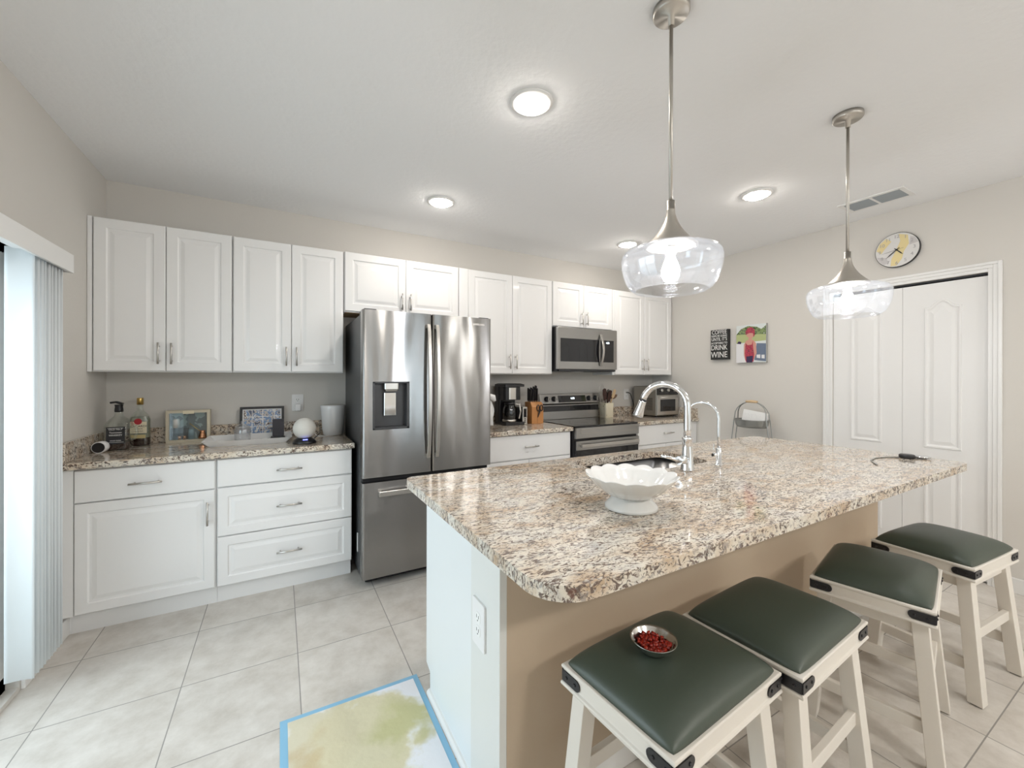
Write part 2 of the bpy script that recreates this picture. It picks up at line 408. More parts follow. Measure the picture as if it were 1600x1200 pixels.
# ------------------------------------------------------------------ room
XR, ZC = 4.973, 2.599
YF = -7.4
DY0, DY1, DZ = -2.85, -1.0, 1.92            # patio door opening in the wall x=0
floor = struct('floor', MB().box(-0.15, XR + 0.15, YF - 0.15, 0.15, -0.1, 0), floor_m)
ceiling = struct('ceiling', MB().box(-0.15, XR + 0.15, YF - 0.15, 0.15, ZC, ZC + 0.1), ceil_m)
struct('wall_back', MB().box(-0.15, XR + 0.15, 0, 0.15, 0, ZC), wall_m)
struct('wall_left', MB().prism([(YF, 0), (0, 0), (0, ZC), (YF, ZC)], -0.15, 0, 'yz', holes=[[(DY0, 0.02), (DY1, 0.02), (DY1, DZ), (DY0, DZ)]]), wall_m)
BY0, BY1, BZ = -2.762, -1.902, 2.035        # closet door opening
struct('wall_right', MB().prism([(YF, 0), (0, 0), (0, ZC), (YF, ZC)], XR, XR + 0.15, 'yz', holes=[[(BY0, 0.002), (BY1, 0.002), (BY1, BZ), (BY0, BZ)], [(-6.98, 0.1), (-6.80, 0.1), (-6.80, 2.3), (-6.98, 2.3)]]), wall_m)
struct('window_6', MB().box(XR + 0.08, XR + 0.085, -6.98, -6.80, 0.1, 2.3), pane_gl)  # unseen slot added so its reflection streaks the refrigerator door
struct('dark_closet_back', MB().box(XR + 0.1, XR + 0.149, BY0, BY1, 0.002, BZ), gap_m)  # closet back panel, near-black to stand for shade in the slot above the leaves
FW = [(0.5, 1.3, 0.9, 2.2), (2.74, 2.90, 0.08, 2.3), (3.40, 3.95, 0.08, 2.3), (4.70, 4.86, 0.08, 2.3)]  # one plain window; tall narrow openings added to reflect as streaks in the refrigerator
struct('wall_front', MB().prism([(-0.15, 0), (XR + 0.15, 0), (XR + 0.15, ZC), (-0.15, ZC)], YF - 0.15, YF, 'xz', holes=[[(a, c), (b, c), (b, d), (a, d)] for a, b, c, d in FW]), wall_m)
for k, (a_, b_, c_, d_) in enumerate(FW):
    w2 = struct('window_%d' % (k + 2), MB().box(a_, b_, YF - 0.09, YF - 0.085, c_, d_), pane_gl)
    mb = MB()
    for x in (a_, b_ - 0.03): mb.box(x, x + 0.03, YF - 0.12, YF - 0.05, c_, d_)
    mb.box(a_, b_, YF - 0.12, YF - 0.05, c_, c_ + 0.03).box(a_, b_, YF - 0.12, YF - 0.05, d_ - 0.03, d_)
    obj('window_frame', mb, trim_m, w2)
# sliding patio door
w1 = struct('window_1', MB().box(-0.085, -0.079, DY0, DY1, 0.02, DZ), pane_gl)
mb = MB()
for y in (DY0, (DY0 + DY1) / 2 - 0.03, DY1 - 0.06): mb.box(-0.12, -0.04, y, y + 0.06, 0.02, DZ)
mb.box(-0.12, -0.04, DY0, DY1, 0.02, 0.08).box(-0.12, -0.04, DY0, DY1, DZ - 0.06, DZ)
obj('window_frame', mb, trim_m, w1)
# patio outside
struct('patio_ground', MB().box(-6, -0.15, -7, 2, -0.12, -0.02), mat('patio_concrete', (0.42, 0.42, 0.40), 0.9))
# baseboards
def base(name, pts):
    struct(name, MB().box(*pts), trim_m, 0.004)
base('baseboard_left', (0, 0.015, -0.99, -0.55, 0, 0.095))
base('baseboard_back', (4.2, 4.3, -0.015, 0, 0, 0.095))
base('baseboard_right', (XR - 0.015, XR, -1.835, -0.57, 0, 0.095))
base('baseboard_right_2', (XR - 0.015, XR, YF, -2.83, 0, 0.095))
# closet casing
mb = MB()
def casing(mb, a, b, c, d):
    prof = [(0, 0.0), (0.0, 0.010), (0.010, 0.016), (0.026, 0.013), (0.045, 0.018), (0.062, 0.018), (0.062, 0)]
    return prof
CW = 0.062
for k, (w0, w1_, t) in enumerate(((0, 0.022, 0.010), (0.022, 0.044, 0.014), (0.044, CW, 0.019))):
    mb.box(XR - t, XR, BY1 + w0, BY1 + w1_, 0, BZ + w1_)
    mb.box(XR - t, XR, BY0 - w1_, BY0 - w0, 0, BZ + w1_)
    mb.box(XR - t, XR, BY0 - w0, BY1 + w0, BZ + w0, BZ + w1_)
struct('trim_1', mb, trim_m, 0.002)

# closet bifold: two leaves, each with an arched and a plain raised panel
def closet():
    r = thing('door_1', 'white two-leaf bifold closet door with arched panels', 'door', (XR, (BY0 + BY1) / 2, 0.008))
    r['kind'] = 'structure'
    def leaf(y0, y1):
        mb = MB().box(XR + 0.01, XR + 0.045, y0, y1, 0.012, BZ - 0.022)
        a, b = y0 + 0.117, y1 - 0.117; cy = (a + b) / 2; hw = (b - a) / 2
        def outline(z0, z1, arch, d):
            h = hw - d; pts = [(cy - h, z0 + d), (cy + h, z0 + d), (cy + h, z1 - d)]
            if arch:
                for i in range(1, 30):
                    t = 1 - 2 * i / 30; pts.append((cy + h * t, z1 - d + 0.052 * (0.5 + 0.5 * cos(pi * min(1, abs(t) / 0.92)))))
            pts.append((cy - h, z1 - d)); return pts
        for z0, z1, arch in ((0.85, 1.845, True), (0.19, 0.735, False)):
            rings = []
            for d, h in ((0, 0), (0.004, 0.007), (0.013, 0.007), (0.022, 0.0012), (0.030, 0.0012), (0.050, 0.006)):
                rings.append([(XR + 0.01 - h, p[0], p[1]) for p in outline(z0, z1, arch, d)])
            mb.loft(rings, False, False, True)
        return mb
    mid = -2.338
    obj('door_leaf', leaf(mid + 0.0008, BY1 - 0.002), door_m, r); obj('door_leaf', leaf(BY0 + 0.002, mid - 0.0008), door_m, r)
    obj('door_track', MB().box(XR + 0.02, XR + 0.05, BY0, BY1, BZ - 0.012, BZ), dark_m, r, label='black overhead track')
closet()

# ------------------------------------------------------------------ ceiling fixtures
def recessed(loc):
    r = thing('recessed_light', '', 'light', loc, 'recessed ceiling lights')
    x, y, z = loc
    mb = MB().lathe([(0.072, 0.0), (0.098, 0.0), (0.096, -0.006), (0.078, -0.012), (0.070, -0.004)], loc, 40, cap0=False, cap1=False)
    obj('trim_ring', mb, trim_m, r)
    obj('lens', MB().lathe([(0.074, -0.001), (0.072, -0.010), (0.060, -0.019), (0.035, -0.026), (0.008, -0.028)], loc, 32, cap0=False), lens_m, r, label='glowing domed lens')
    return r
L = recessed((1.965, -1.968, ZC)); L['label'] = 'lit round ceiling light that looks largest, alone in the ceiling centre'
dup(L, (1.965, -0.754, ZC), 0, 'lit round ceiling light above the refrigerator')
dup(L, (3.801, -1.94, ZC), 0, 'lit round ceiling light between the two pendant rods')
dup(L, (3.804, -0.744, ZC), 0, 'small lit round ceiling light above the microwave, beside the big pendant shade')
def fill_dome(loc, label):  # unseen lamps behind the camera, made into large domes for frontal fill
    r = thing('fill_ceiling_light', label, 'light', loc, 'unseen living-area fill domes'); c = (loc[0], loc[1], ZC)
    obj('rim', MB().lathe([(0.17, 0), (0.19, 0), (0.19, -0.025), (0.172, -0.03)], c, 48, cap0=False, cap1=False), nickel_m, r)
    obj('dome', MB().lathe([(0.172, -0.004), (0.170, -0.03), (0.150, -0.058), (0.10, -0.085), (0.04, -0.098), (0.005, -0.10)], c, 40, cap0=False), dome_m, r, label='glowing dome')
fill_dome((2.10, -5.3, ZC), 'large unseen ceiling dome added for frontal fill in the living area, patio side, behind the camera')
fill_dome((4.00, -5.3, ZC), 'large unseen ceiling dome added for frontal fill in the living area, far from the patio, behind the camera')


def pendant(loc, label):
    r = thing('pendant_lamp', label, 'lamp', (loc[0], loc[1], ZC), 'glass pendant lamps over the island')
    x, y = loc
    c = (x, y, 0)
    obj('canopy', MB().lathe([(0.060, ZC), (0.060, ZC - 0.018), (0.055, ZC - 0.024), (0.012, ZC - 0.026), (0.010, ZC - 0.06)], c, 40), nickel_dark, r)
    obj('rod', MB().tube([(x, y, ZC - 0.055), (x, y, 2.3), (x, y, 1.935)], 0.0065, 12), nickel_dark, r)
    prof = [(0.0135, 1.945), (0.0135, 1.92)]
    for i in range(15):
        t = i / 14; z = 1.92 - 0.128 * t; prof.append((0.0135 + 0.066 * t ** 2.1 + 0.006 * t, z))
    prof += [(0.0865, 1.788), (0.078, 1.788)]
    obj('shade_cap', MB().lathe(prof, c, 48, cap1=False), nickel_dark, r)
    outer = [(0.060, 1.793), (0.090, 1.789), (0.125, 1.782), (0.150, 1.772), (0.160, 1.760), (0.1635, 1.745), (0.1615, 1.720), (0.155, 1.693), (0.146, 1.668), (0.134, 1.650), (0.120, 1.640), (0.118, 1.6385), (0.116, 1.640)]
    inner = [(a - 0.003, b + 0.0005 if i > 3 else b - 0.003) for i, (a, b) in enumerate(outer[:-2])]
    obj('glass_shade', MB().lathe(outer + inner[::-1], c, 64, cap0=False, cap1=False), shade_gl, r, label='clear glass shade')
    obj('socket', MB().lathe([(0.019, 1.792), (0.019, 1.765), (0.015, 1.762)], c, 24), nickel_m, r)
    obj('bulb', MB().lathe([(0.013, 1.765), (0.015, 1.752), (0.024, 1.730), (0.030, 1.708), (0.029, 1.690), (0.020, 1.674), (0.006, 1.668)], c, 24), bulb_m, r, label='glowing bulb')
pendant((2.125, -2.603), 'nickel pendant lamp with clear glass shade, the larger-looking one above the white bowl')
pendant((3.326, -2.639), 'nickel pendant lamp with clear glass shade, hanging before the closet door')

def vent():
    r = thing('ceiling_vent', 'white ceiling air vent with two grey louvred panels', 'vent', (4.61, -2.30, ZC))
    x0, x1, y0, y1 = 4.50, 4.73, -2.485, -2.12
    mid = (y0 + y1) / 2; mb = MB()
    b = 0.028
    for q in ((x0, x1, y0, y0 + b), (x0, x1, y1 - b, y1), (x0, x0 + b, y0 + b, y1 - b), (x1 - b, x1, y0 + b, y1 - b), (x0 + b, x1 - b, mid - 0.008, mid + 0.008)):
        mb.box(q[0], q[1], q[2], q[3], ZC - 0.008, ZC)
    obj('vent_frame', mb, trim_m, r, 0.002)
    for a, c in ((y0 + b, mid - 0.008), (mid + 0.008, y1 - b)):
        mb = MB()
        for i in range(14):
            x = x0 + b + 0.006 + i * 0.0118
            mb.add([(x, a, ZC - 0.001), (x, c, ZC - 0.001), (x + 0.009, c, ZC - 0.007), (x + 0.009, a, ZC - 0.007), (x, a, ZC - 0.002), (x, c, ZC - 0.002), (x + 0.009, c, ZC - 0.008), (x + 0.009, a, ZC - 0.008)],
                   [(0, 1, 2, 3), (7, 6, 5, 4), (0, 4, 5, 1), (1, 5, 6, 2), (2, 6, 7, 3), (3, 7, 4, 0)])
        obj('louvre_slats', mb, ventg_m, r, label='grey louvre panel')
vent()

# ------------------------------------------------------------------ blinds
def blinds():
    r = thing('vertical_blinds', 'white vertical blinds bunched at the patio door under a white valance', 'blinds', (0.05, -1.9, 1.834))
    obj('valance', MB().prism([(0.001, 1.92), (0.112, 1.92), (0.112, 1.834), (0.098, 1.834), (0.098, 1.907), (0.001, 1.907)], -3.0, -0.838, 'xz').box(0.001, 0.112, -0.8379, -0.826, 1.834, 1.92), trim_m, r, 0.0015)
    obj('head_rail', MB().box(0.03, 0.075, -2.95, -0.85, 1.86, 1.905), wplastic_m, r)
    ys = [-1.135 + 0.030 * i for i in range(9)]
    for k, y in enumerate(ys):
        skew = 0.012 if k == 0 else random.uniform(-0.012, 0.012); pts = []
        for i in range(9):
            t = i / 8; pts.append((0.008 + 0.089 * t, y + 0.006 * sin(pi * t) + skew * (0.5 - t)))
        poly = pts + [(p[0], p[1] - 0.0012) for p in pts[::-1]]
        obj('vane', MB().prism(poly, 0.112, 1.865, smooth=True), vane_m, r)
blinds()

# ------------------------------------------------------------------ cabinets
def panel_face(mb, x0, x1, z0, z1, y, t=0.02, m=0.055, raised=True):
    """cabinet front facing -y with its face at y"""
    def ring(d, dy): return [(x0 + d, y + dy, z0 + d), (x1 - d, y + dy, z0 + d), (x1 - d, y + dy, z1 - d), (x0 + d, y + dy, z1 - d)]
    rs = [ring(0, t), ring(0, 0.004), ring(0.004, 0)]
    if raised: rs += [ring(m, 0), ring(m + 0.006, 0.0065), ring(m + 0.016, 0.0065), ring(m + 0.036, 0.0015)]
    return mb.loft(rs, False, True, True)
def vhandle(x, z0, z1, y):
    mb = MB().tube([(x, y - 0.032, z0), (x, y - 0.032, (z0 + z1) / 2), (x, y - 0.032, z1)], 0.0055, 10)
    for z in (z0 + 0.02, z1 - 0.02): mb.tube([(x, y, z), (x, y - 0.016, z), (x, y - 0.032, z)], 0.0042, 8)
    return mb
def hhandle(x0, x1, z, y):
    mb = MB().tube([(x0, y - 0.032, z), ((x0 + x1) / 2, y - 0.032, z), (x1, y - 0.032, z)], 0.0055, 10)
    for x in (x0 + 0.02, x1 - 0.02): mb.tube([(x, y, z), (x, y - 0.016, z), (x, y - 0.032, z)], 0.0042, 8)
    return mb
YU = -0.311
def upper(label, x0, x1, z0, z1, doors, hz, filler=None, tan=False):
    r = thing('wall_cabinet', label, 'cabinet', ((x0 + x1) / 2, -0.15, z0), 'white wall cabinets')
    obj('carcass', MB().box(x0, x1, YU + 0.022, -0.001, z0, z1), cab_m, r, 0.0015)
    if tan: obj('underside_board', MB().box(x0 + 0.015, x1 - 0.015, YU + 0.04, -0.01, z0 - 0.003, z0), tan_m, r, label='bare brown underside')
    for a, b, hx in doors:
        d = obj('door', panel_face(MB(), a + 0.0015, b - 0.0015, z0 + 0.006, z1 - 0.002, YU), cab_m, r)
        obj('handle', vhandle(hx, hz[0], hz[1], YU), nickel_m, d, label='brushed nickel bar handle')
    if filler: obj('filler_strip', MB().box(filler[0], filler[1], YU + 0.004, YU + 0.022, z0, z1), cab_m, r, 0.001)
Z0, Z1 = 1.372, 2.27
upper('tall white two-door wall cabinet in the room corner above the liquor bottles', 0.002, 0.692, Z0, Z1, ((0.026, 0.3535, 0.322), (0.3535, 0.690, 0.385)), (1.42, 1.55), (0.002, 0.022))
upper('tall white two-door wall cabinet between the corner cabinet and the refrigerator', 0.6935, 1.3735, Z0, Z1, ((0.697, 1.0342, 1.003), (1.0342, 1.372, 1.066)), (1.42, 1.55))
upper('low white two-door wall cabinet over the refrigerator', 1.376, 2.284, 1.829, Z1 + 0.005, ((1.380, 1.833, 1.80), (1.833, 2.281, 1.866)), (1.868, 1.998), tan=True)
upper('tall white two-door wall cabinet above the coffee maker', 2.286, 3.2495, Z0, Z1 + 0.004, ((2.372, 2.806, 2.772), (2.806, 3.247, 2.838)), (1.42, 1.55), (2.286, 2.371))
upper('short white two-door wall cabinet over the microwave', 3.251, 4.022, 1.838, Z1 + 0.006, ((3.254, 3.634, 3.602), (3.634, 4.019, 3.666)), (1.868, 1.998))
upper('tall white two-door wall cabinet above the toaster oven', 4.0235, XR - 0.003, Z0, Z1 + 0.006, ((4.055, 4.497, 4.463), (4.497, 4.94, 4.530)), (1.42, 1.55), (4.0235, 4.054))

YB = -0.630; CT = 0.903
def lower(label, x0, x1, fronts, filler=None):
    r = thing('base_cabinet', label, 'cabinet', ((x0 + x1) / 2, -0.3, 0), 'white base cabinets')
    obj('carcass', MB().box(x0, x1, YB + 0.021, -0.001, 0.112, CT - 0.037), cab_m, r, 0.0015)
    obj('toe_kick', MB().box(x0 + 0.0, x1, -0.565, -0.55, 0, 0.112), cab_m, r)
    for kind, a, b, z0, z1, h in fronts:
        d = obj(kind, panel_face(MB(), a, b, z0, z1, YB, m=0.05, raised=(z1 - z0) > 0.21), cab_m, r)
        obj('handle', hhandle(h[0], h[1], h[2], YB) if kind == 'drawer' else vhandle(h[0], h[1], h[2], YB), nickel_m, d, label='brushed nickel bar handle')
    if filler:
        for a, b in filler: obj('filler_strip', MB().box(a, b, YB + 0.006, YB + 0.021, 0.112, CT - 0.04), cab_m, r, 0.001)
lower('white base cabinet with one drawer over one wide door, in the corner by the blinds', 0.002, 0.6425,
      (('drawer', 0.05, 0.637, 0.692, 0.857, (0.265, 0.405, 0.770)), ('door', 0.05, 0.637, 0.116, 0.686, (0.605, 0.49, 0.625))), ((0.002, 0.046),))
lower('white base cabinet of three drawers beside the refrigerator', 0.6435, 1.3875,
      (('drawer', 0.649, 1.386, 0.697, 0.857, (0.948, 1.088, 0.771)), ('drawer', 0.649, 1.386, 0.408, 0.690, (0.948, 1.088, 0.549)), ('drawer', 0.649, 1.386, 0.116, 0.402, (0.948, 1.088, 0.262))))
lower('white base cabinet under the coffee maker, between refrigerator and range', 2.345, 3.238,
      (('drawer', 2.352, 3.222, 0.66, 0.862, (2.73, 2.87, 0.765)), ('door', 2.352, 2.786, 0.116, 0.652, (2.755, 0.5, 0.63)), ('door', 2.79, 3.222, 0.116, 0.652, (2.82, 0.5, 0.63))))
lower('white base cabinet under the toaster oven beside the range', 4.04, XR - 0.003,
      (('drawer', 4.06, 4.89, 0.665, 0.862, (4.42, 4.56, 0.770)), ('door', 4.06, 4.47, 0.116, 0.658, (4.44, 0.5, 0.63)), ('door', 4.475, 4.89, 0.116, 0.658, (4.505, 0.5, 0.63))), ((4.895, XR - 0.003),))

def counter(label, x0, x1):
    r = thing('countertop', label, 'countertop', ((x0 + x1) / 2, -0.3, CT - 0.037), 'granite wall counters')
    obj('slab', MB().box(x0, x1, -0.655, -0.001, CT - 0.036, CT), granite_m, r, 0.007, seg=3)
def splash(label, *q):
    tag(obj('backsplash', MB().box(*q, CT, CT + 0.102), granite_m, bevel=0.003, pivot=((q[0] + q[1]) / 2, (q[2] + q[3]) / 2, CT)), label, 'backsplash', 'granite backsplash strips')
counter('speckled granite countertop under the liquor bottles and white tray', 0.001, 1.402)
counter('granite countertop under the coffee maker', 2.345, 3.240)
counter('granite countertop under the toaster oven', 4.032, XR - 0.001)
splash('granite backsplash strip behind the shadow box and photo collage', 0.0225, 1.402, -0.021, -0.001)
splash('short granite backsplash strip on the side wall beside the white cylinder camera', 0.001, 0.0215, -0.64, -0.001)
splash('granite backsplash strip behind the coffee maker', 2.345, 3.240, -0.021, -0.001)
splash('granite backsplash strip behind the utensil crock', 4.032, XR - 0.0225, -0.021, -0.001)
splash('granite backsplash strip at the counter end beside the toaster oven', XR - 0.0215, XR - 0.001, -0.64, -0.001)

# ------------------------------------------------------------------ refrigerator
def fridge():
    r = thing('refrigerator', 'stainless french-door refrigerator with ice and water dispenser', 'refrigerator', (1.87, -0.45, 0))
    x0, x1, yf = 1.418, 2.322, -0.845; xm = 1.870
    obj('body', MB().box(x0 + 0.004, x1 - 0.004, -0.765, -0.04, 0.045, 1.752), grayfr_m, r, 0.004, label='dark grey cabinet body')
    obj('base_grille', MB().box(x0 + 0.03, x1 - 0.03, -0.775, -0.70, 0.012, 0.045), black_m, r)
    for i, (a, b) in enumerate(((x0 + 0.05, -0.70), (x1 - 0.05, -0.70), (x0 + 0.05, -0.10), (x1 - 0.05, -0.10))):
        obj('foot', MB().lathe([(0.02, 0), (0.02, 0.046)], (a, b, 0), 16), black_m, r)
    for a in (x0 + 0.01, x1 - 0.09): obj('hinge_cover', MB().box(a, a + 0.08, -0.83, -0.66, 1.752, 1.782), black_m, r, 0.006)
    yb = -0.770; rad = 0.012
    def slab(a, b, z0, z1, hole=None):
        # cross-section outline at the front is eased; optional rectangular recess
        mb = MB()
        out = [(a, yf + rad), (a + rad * 0.3, yf + rad * 0.3), (a + rad, yf), (b - rad, yf), (b - rad * 0.3, yf + rad * 0.3), (b, yf + rad)]
        if not hole:
            mb.prism(out + [(b, yb), (a, yb)], z0, z1); return mb
        h0, h1, g0, g1, dep = hole
        mb.prism(out + [(b, yb), (a, yb)], z0, g0); mb.prism(out + [(b, yb), (a, yb)], g1, z1)
        mb.prism([out[0], out[1], out[2], (h0, yf), (h0, yb), (a, yb)], g0, g1); mb.prism([(h1, yf), out[3], out[4], out[5], (b, yb), (h1, yb)], g0, g1)
        mb.box(h0, h1, yb, yf + dep, g0, g1)
        return mb
    H = (1.480, 1.716, 1.004, 1.314, 0.062)
    dl = obj('fridge_door', slab(x0, xm - 0.003, 0.700, 1.774, H), steel_m, r, uv=True, label='stainless door with the dispenser')
    dr = obj('fridge_door', slab(xm + 0.003, x1, 0.700, 1.774), steel_m, r, uv=True, label='plain stainless door')
    fz = obj('freezer_drawer', slab(x0, x1, 0.056, 0.668), steel_m, r, uv=True)
    obj('drawer_gap', MB().box(x0 + 0.01, x1 - 0.01, -0.80, -0.766, 0.668, 0.700), gap_m, r)
    obj('center_seal', MB().box(xm - 0.003, xm + 0.003, -0.82, -0.775, 0.705, 1.77), gap_m, r)
    # dispenser
    h0, h1, g0, g1, dep = H; yr = yf + dep; e = 0.0012
    mb = MB().box(h0, h1, yr - 0.006, yr - 0.0005, g0, g1)
    mb.box(h0 + e, h0 + 0.014, yf - 0.001, yr, g0 + e, g1 - e).box(h1 - 0.018, h1 - e, yf - 0.001, yr, g0 + e, g1 - e)
    mb.box(h0 + e, h1 - e, yf - 0.001, yr, g1 - 0.010, g1 - e).box(h0 + e, h1 - e, yf - 0.001, yr, g0 + e, g0 + 0.012)
    obj('dispenser_bay', mb, mat('dispenser_dark', (0.07, 0.072, 0.077), 0.35, 0.4), dl, 0.0015)
    obj('dispenser_spout', MB().loft([rrect(1.555, 1.648, yf + 0.004, yr - 0.01, 0.01, z) for z in (1.303, 1.265)] + [rrect(1.563, 1.640, yf + 0.01, yr - 0.012, 0.01, 1.250)]), nickel_m, dl)
    obj('dispenser_paddle', MB().loft([rrect(1.556, 1.638, yr - 0.030, yr - 0.012, 0.006, z) for z in (1.092, 1.240)]), chrome_m, dl)
    obj('drip_tray', MB().box(h0 + 0.02, h1 - 0.02, yf + 0.008, yr - 0.008, g0 + 0.012, g0 + 0.017), dark_m, dl)
    # bowed door handles
    for xx, d in ((xm - 0.030, dl), (xm + 0.030, dr)):
        pts = []
        for i in range(21):
            t = i / 20; pts.append((xx, yf - 0.022 - 0.040 * sin(pi * t) ** 0.6, 0.80 + 0.90 * t))
        mb = MB().bar(pts, 0.024, 0.013, up=(0, -1, 0))
        mb.box(xx - 0.012, xx + 0.012, yf - 0.028, yf, 0.80, 0.825).box(xx - 0.012, xx + 0.012, yf - 0.028, yf, 1.675, 1.70)
        obj('handle', mb, nickel_m, d, 0.003, label='bowed vertical bar handle')
    mb = MB().box(1.515, 2.225, yf - 0.034, yf - 0.014, 0.580, 0.612).box(1.515, 1.535, yf - 0.03, yf, 0.584, 0.608).box(2.205, 2.225, yf - 0.03, yf, 0.584, 0.608)
    obj('handle', mb, nickel_m, fz, 0.003, label='horizontal bar handle')
    obj('maker_mark', MB().text('SAMSUNG', 0.020, frame_y(2.222, yf - 0.0005, 1.726), 0.0004), nickel_m, dr)
fridge()

tag(obj('fridge_magnet', MB().box(1.416, 1.4215, -0.668, -0.648, 0.175, 0.300), wplastic_m, bevel=0.002), 'small white magnetic strip low on the dark side of the refrigerator', 'magnet')

# ------------------------------------------------------------------ microwave
def microwave():
    x0, x1, yf, z0, z1 = 3.256, 4.016, -0.385, 1.402, 1.832
    r = thing('microwave', 'stainless over-the-range microwave with black window', 'microwave', ((x0 + x1) / 2, -0.2, z0))
    obj('body', MB().box(x0 + 0.003, x1 - 0.003, yf + 0.03, -0.002, z0, z1 - 0.001), black_m, r, 0.004)
    face = MB().box(x0, x1, yf, yf + 0.029, z0 + 0.022, z1 - 0.002)
    obj('face', face, steel2_m, r, 0.004, uv=True)
    obj('window', MB().box(x0 + 0.035, 3.775, yf - 0.002, yf, 1.498, 1.722), blackgl_m, r, 0.001)
    obj('control_panel', MB().box(3.79, 3.968, yf - 0.002, yf, 1.498, 1.722), blackgl_m, r, 0.001)
    obj('display', MB().text('4:38', 0.026, frame_y(3.885, yf - 0.003, 1.695), 0.0004), disp_m, r, label='lit clock display')
    pts = [(3.787, yf - 0.010 - 0.040 * sin(pi * i / 14), 1.462 + 0.315 * i / 14) for i in range(15)]
    obj('handle', MB().bar(pts, 0.026, 0.014, up=(0, -1, 0)), nickel_m, r, 0.003, label='bowed stainless handle')
    obj('vent_grille', MB().box(x0 + 0.02, x1 - 0.02, yf + 0.002, yf + 0.028, z0 + 0.004, z0 + 0.020), dark_m, r)
    obj('task_lamp', MB().box(3.58, 3.68, -0.25, -0.18, z0 - 0.003, z0), wplastic_m, r)
microwave()

# ------------------------------------------------------------------ range
def rangecook():
    x0, x1 = 3.246, 4.026
    r = thing('range', 'stainless freestanding electric range with black glass cooktop', 'stove', ((x0 + x1) / 2, -0.35, 0))
    obj('body', MB().box(x0 + 0.002, x1 - 0.002, -0.645, -0.03, 0.03, 0.893), black_m, r, 0.003)
    for a in (x0 + 0.06, x1 - 0.06):
        for b in (-0.6, -0.1): obj('foot', MB().lathe([(0.018, 0), (0.018, 0.032)], (a, b, 0), 14), black_m, r)
    obj('cooktop', MB().box(x0, x1, -0.665, -0.095, 0.894, 0.908), blackgl_m, r, 0.004, label='black glass cooktop')
    obj('front_rail', MB().box(x0 + 0.004, x1 - 0.004, -0.682, -0.646, 0.797, 0.893), steel2_m, r, 0.004, uv=True)
    mb = MB()
    for q in ((3.30, 3.99, 0.838, 0.842), (3.30, 3.99, 0.874, 0.878), (3.30, 3.304, 0.838, 0.878), (3.986, 3.99, 0.838, 0.878)): mb.box(q[0], q[1], -0.684, -0.682, q[2], q[3])
    obj('rail_outline', mb, nickel_dark, r)
    d = obj('oven_door', MB().box(x0 + 0.004, x1 - 0.004, -0.676, -0.646, 0.20, 0.775), blackgl_m, r, 0.004, label='black glass oven door')
    obj('door_band', MB().box(x0 + 0.004, x1 - 0.004, -0.684, -0.676, 0.694, 0.775), steel2_m, d, 0.003, uv=True, label='stainless band')
    mb = MB().box(3.285, 3.99, -0.722, -0.704, 0.722, 0.750)
    for a in (3.285, 3.965): mb.box(a, a + 0.025, -0.71, -0.684, 0.724, 0.748)
    obj('handle', mb, nickel_m, d, 0.004)
    obj('storage_drawer', MB().box(x0 + 0.004, x1 - 0.004, -0.676, -0.646, 0.06, 0.19), steel2_m, r, 0.004, uv=True)
    # backguard with leaning control panel
    g = MB().prism([(-0.095, 0.908), (-0.095, 1.06), (-0.115, 1.075), (-0.088, 1.172), (-0.035, 1.172), (-0.035, 0.908)], x0, x1, 'yz')
    bgd = obj('backguard', g, steel2_m, r, 0.003, uv=True)
    obj('black_band', MB().box(x0 + 0.01, x1 - 0.01, -0.100, -0.0955, 0.992, 1.05), blackgl_m, bgd)
    def onp(t): # point on the leaning face
        return (-0.115 + 0.027 * t, 1.075 + 0.097 * t)
    a, b = onp(0.10), onp(0.80)
    obj('display_panel', MB().prism([(a[0], a[1]), (b[0], b[1]), (b[0] - 0.003, b[1] + 0.0008), (a[0] - 0.003, a[1] + 0.0008)], 3.47, 3.83, 'yz'), blackgl_m, bgd)
    ang = math.atan2(0.027, 0.097); q = onp(0.5)
    obj('clock_digits', MB().text('4:38', 0.030, Matrix.Translation((3.655, q[0] - 0.0035, q[1])) @ Matrix.Rotation(-ang, 4, 'X') @ frame_y(0, 0, 0), 0.0004), disp_m, bgd, label='lit clock digits')
    for kx in (3.325, 3.415, 3.875, 3.965):
        y, z = onp(0.46)
        mb = MB().lathe([(0.030, 0), (0.030, 0.004), (0.024, 0.006), (0.023, 0.026), (0.020, 0.030)], (kx, y, z), 28, axis='y', mi=0)
        mb.box(kx - 0.004, kx + 0.004, y - 0.040, y - 0.028, z - 0.022, z + 0.022, mi=1)
        obj('control_knob', mb, [black_m, nickel_m], bgd, label='black knob with a silver grip')
    for bx, by, br in ((3.44, -0.24, 0.075), (3.44, -0.49, 0.10), (3.84, -0.24, 0.10), (3.84, -0.49, 0.075)):
        obj('burner_ring', MB().lathe([(br, 0.9081), (br, 0.9084), (br - 0.003, 0.9084), (br - 0.003, 0.9081)], (bx, by, 0), 48, cap0=False, cap1=False), mat('ring_grey', (0.10, 0.10, 0.10), 0.3) if 'ring_grey' not in MATS else MATS['ring_grey'], r)
rangecook()

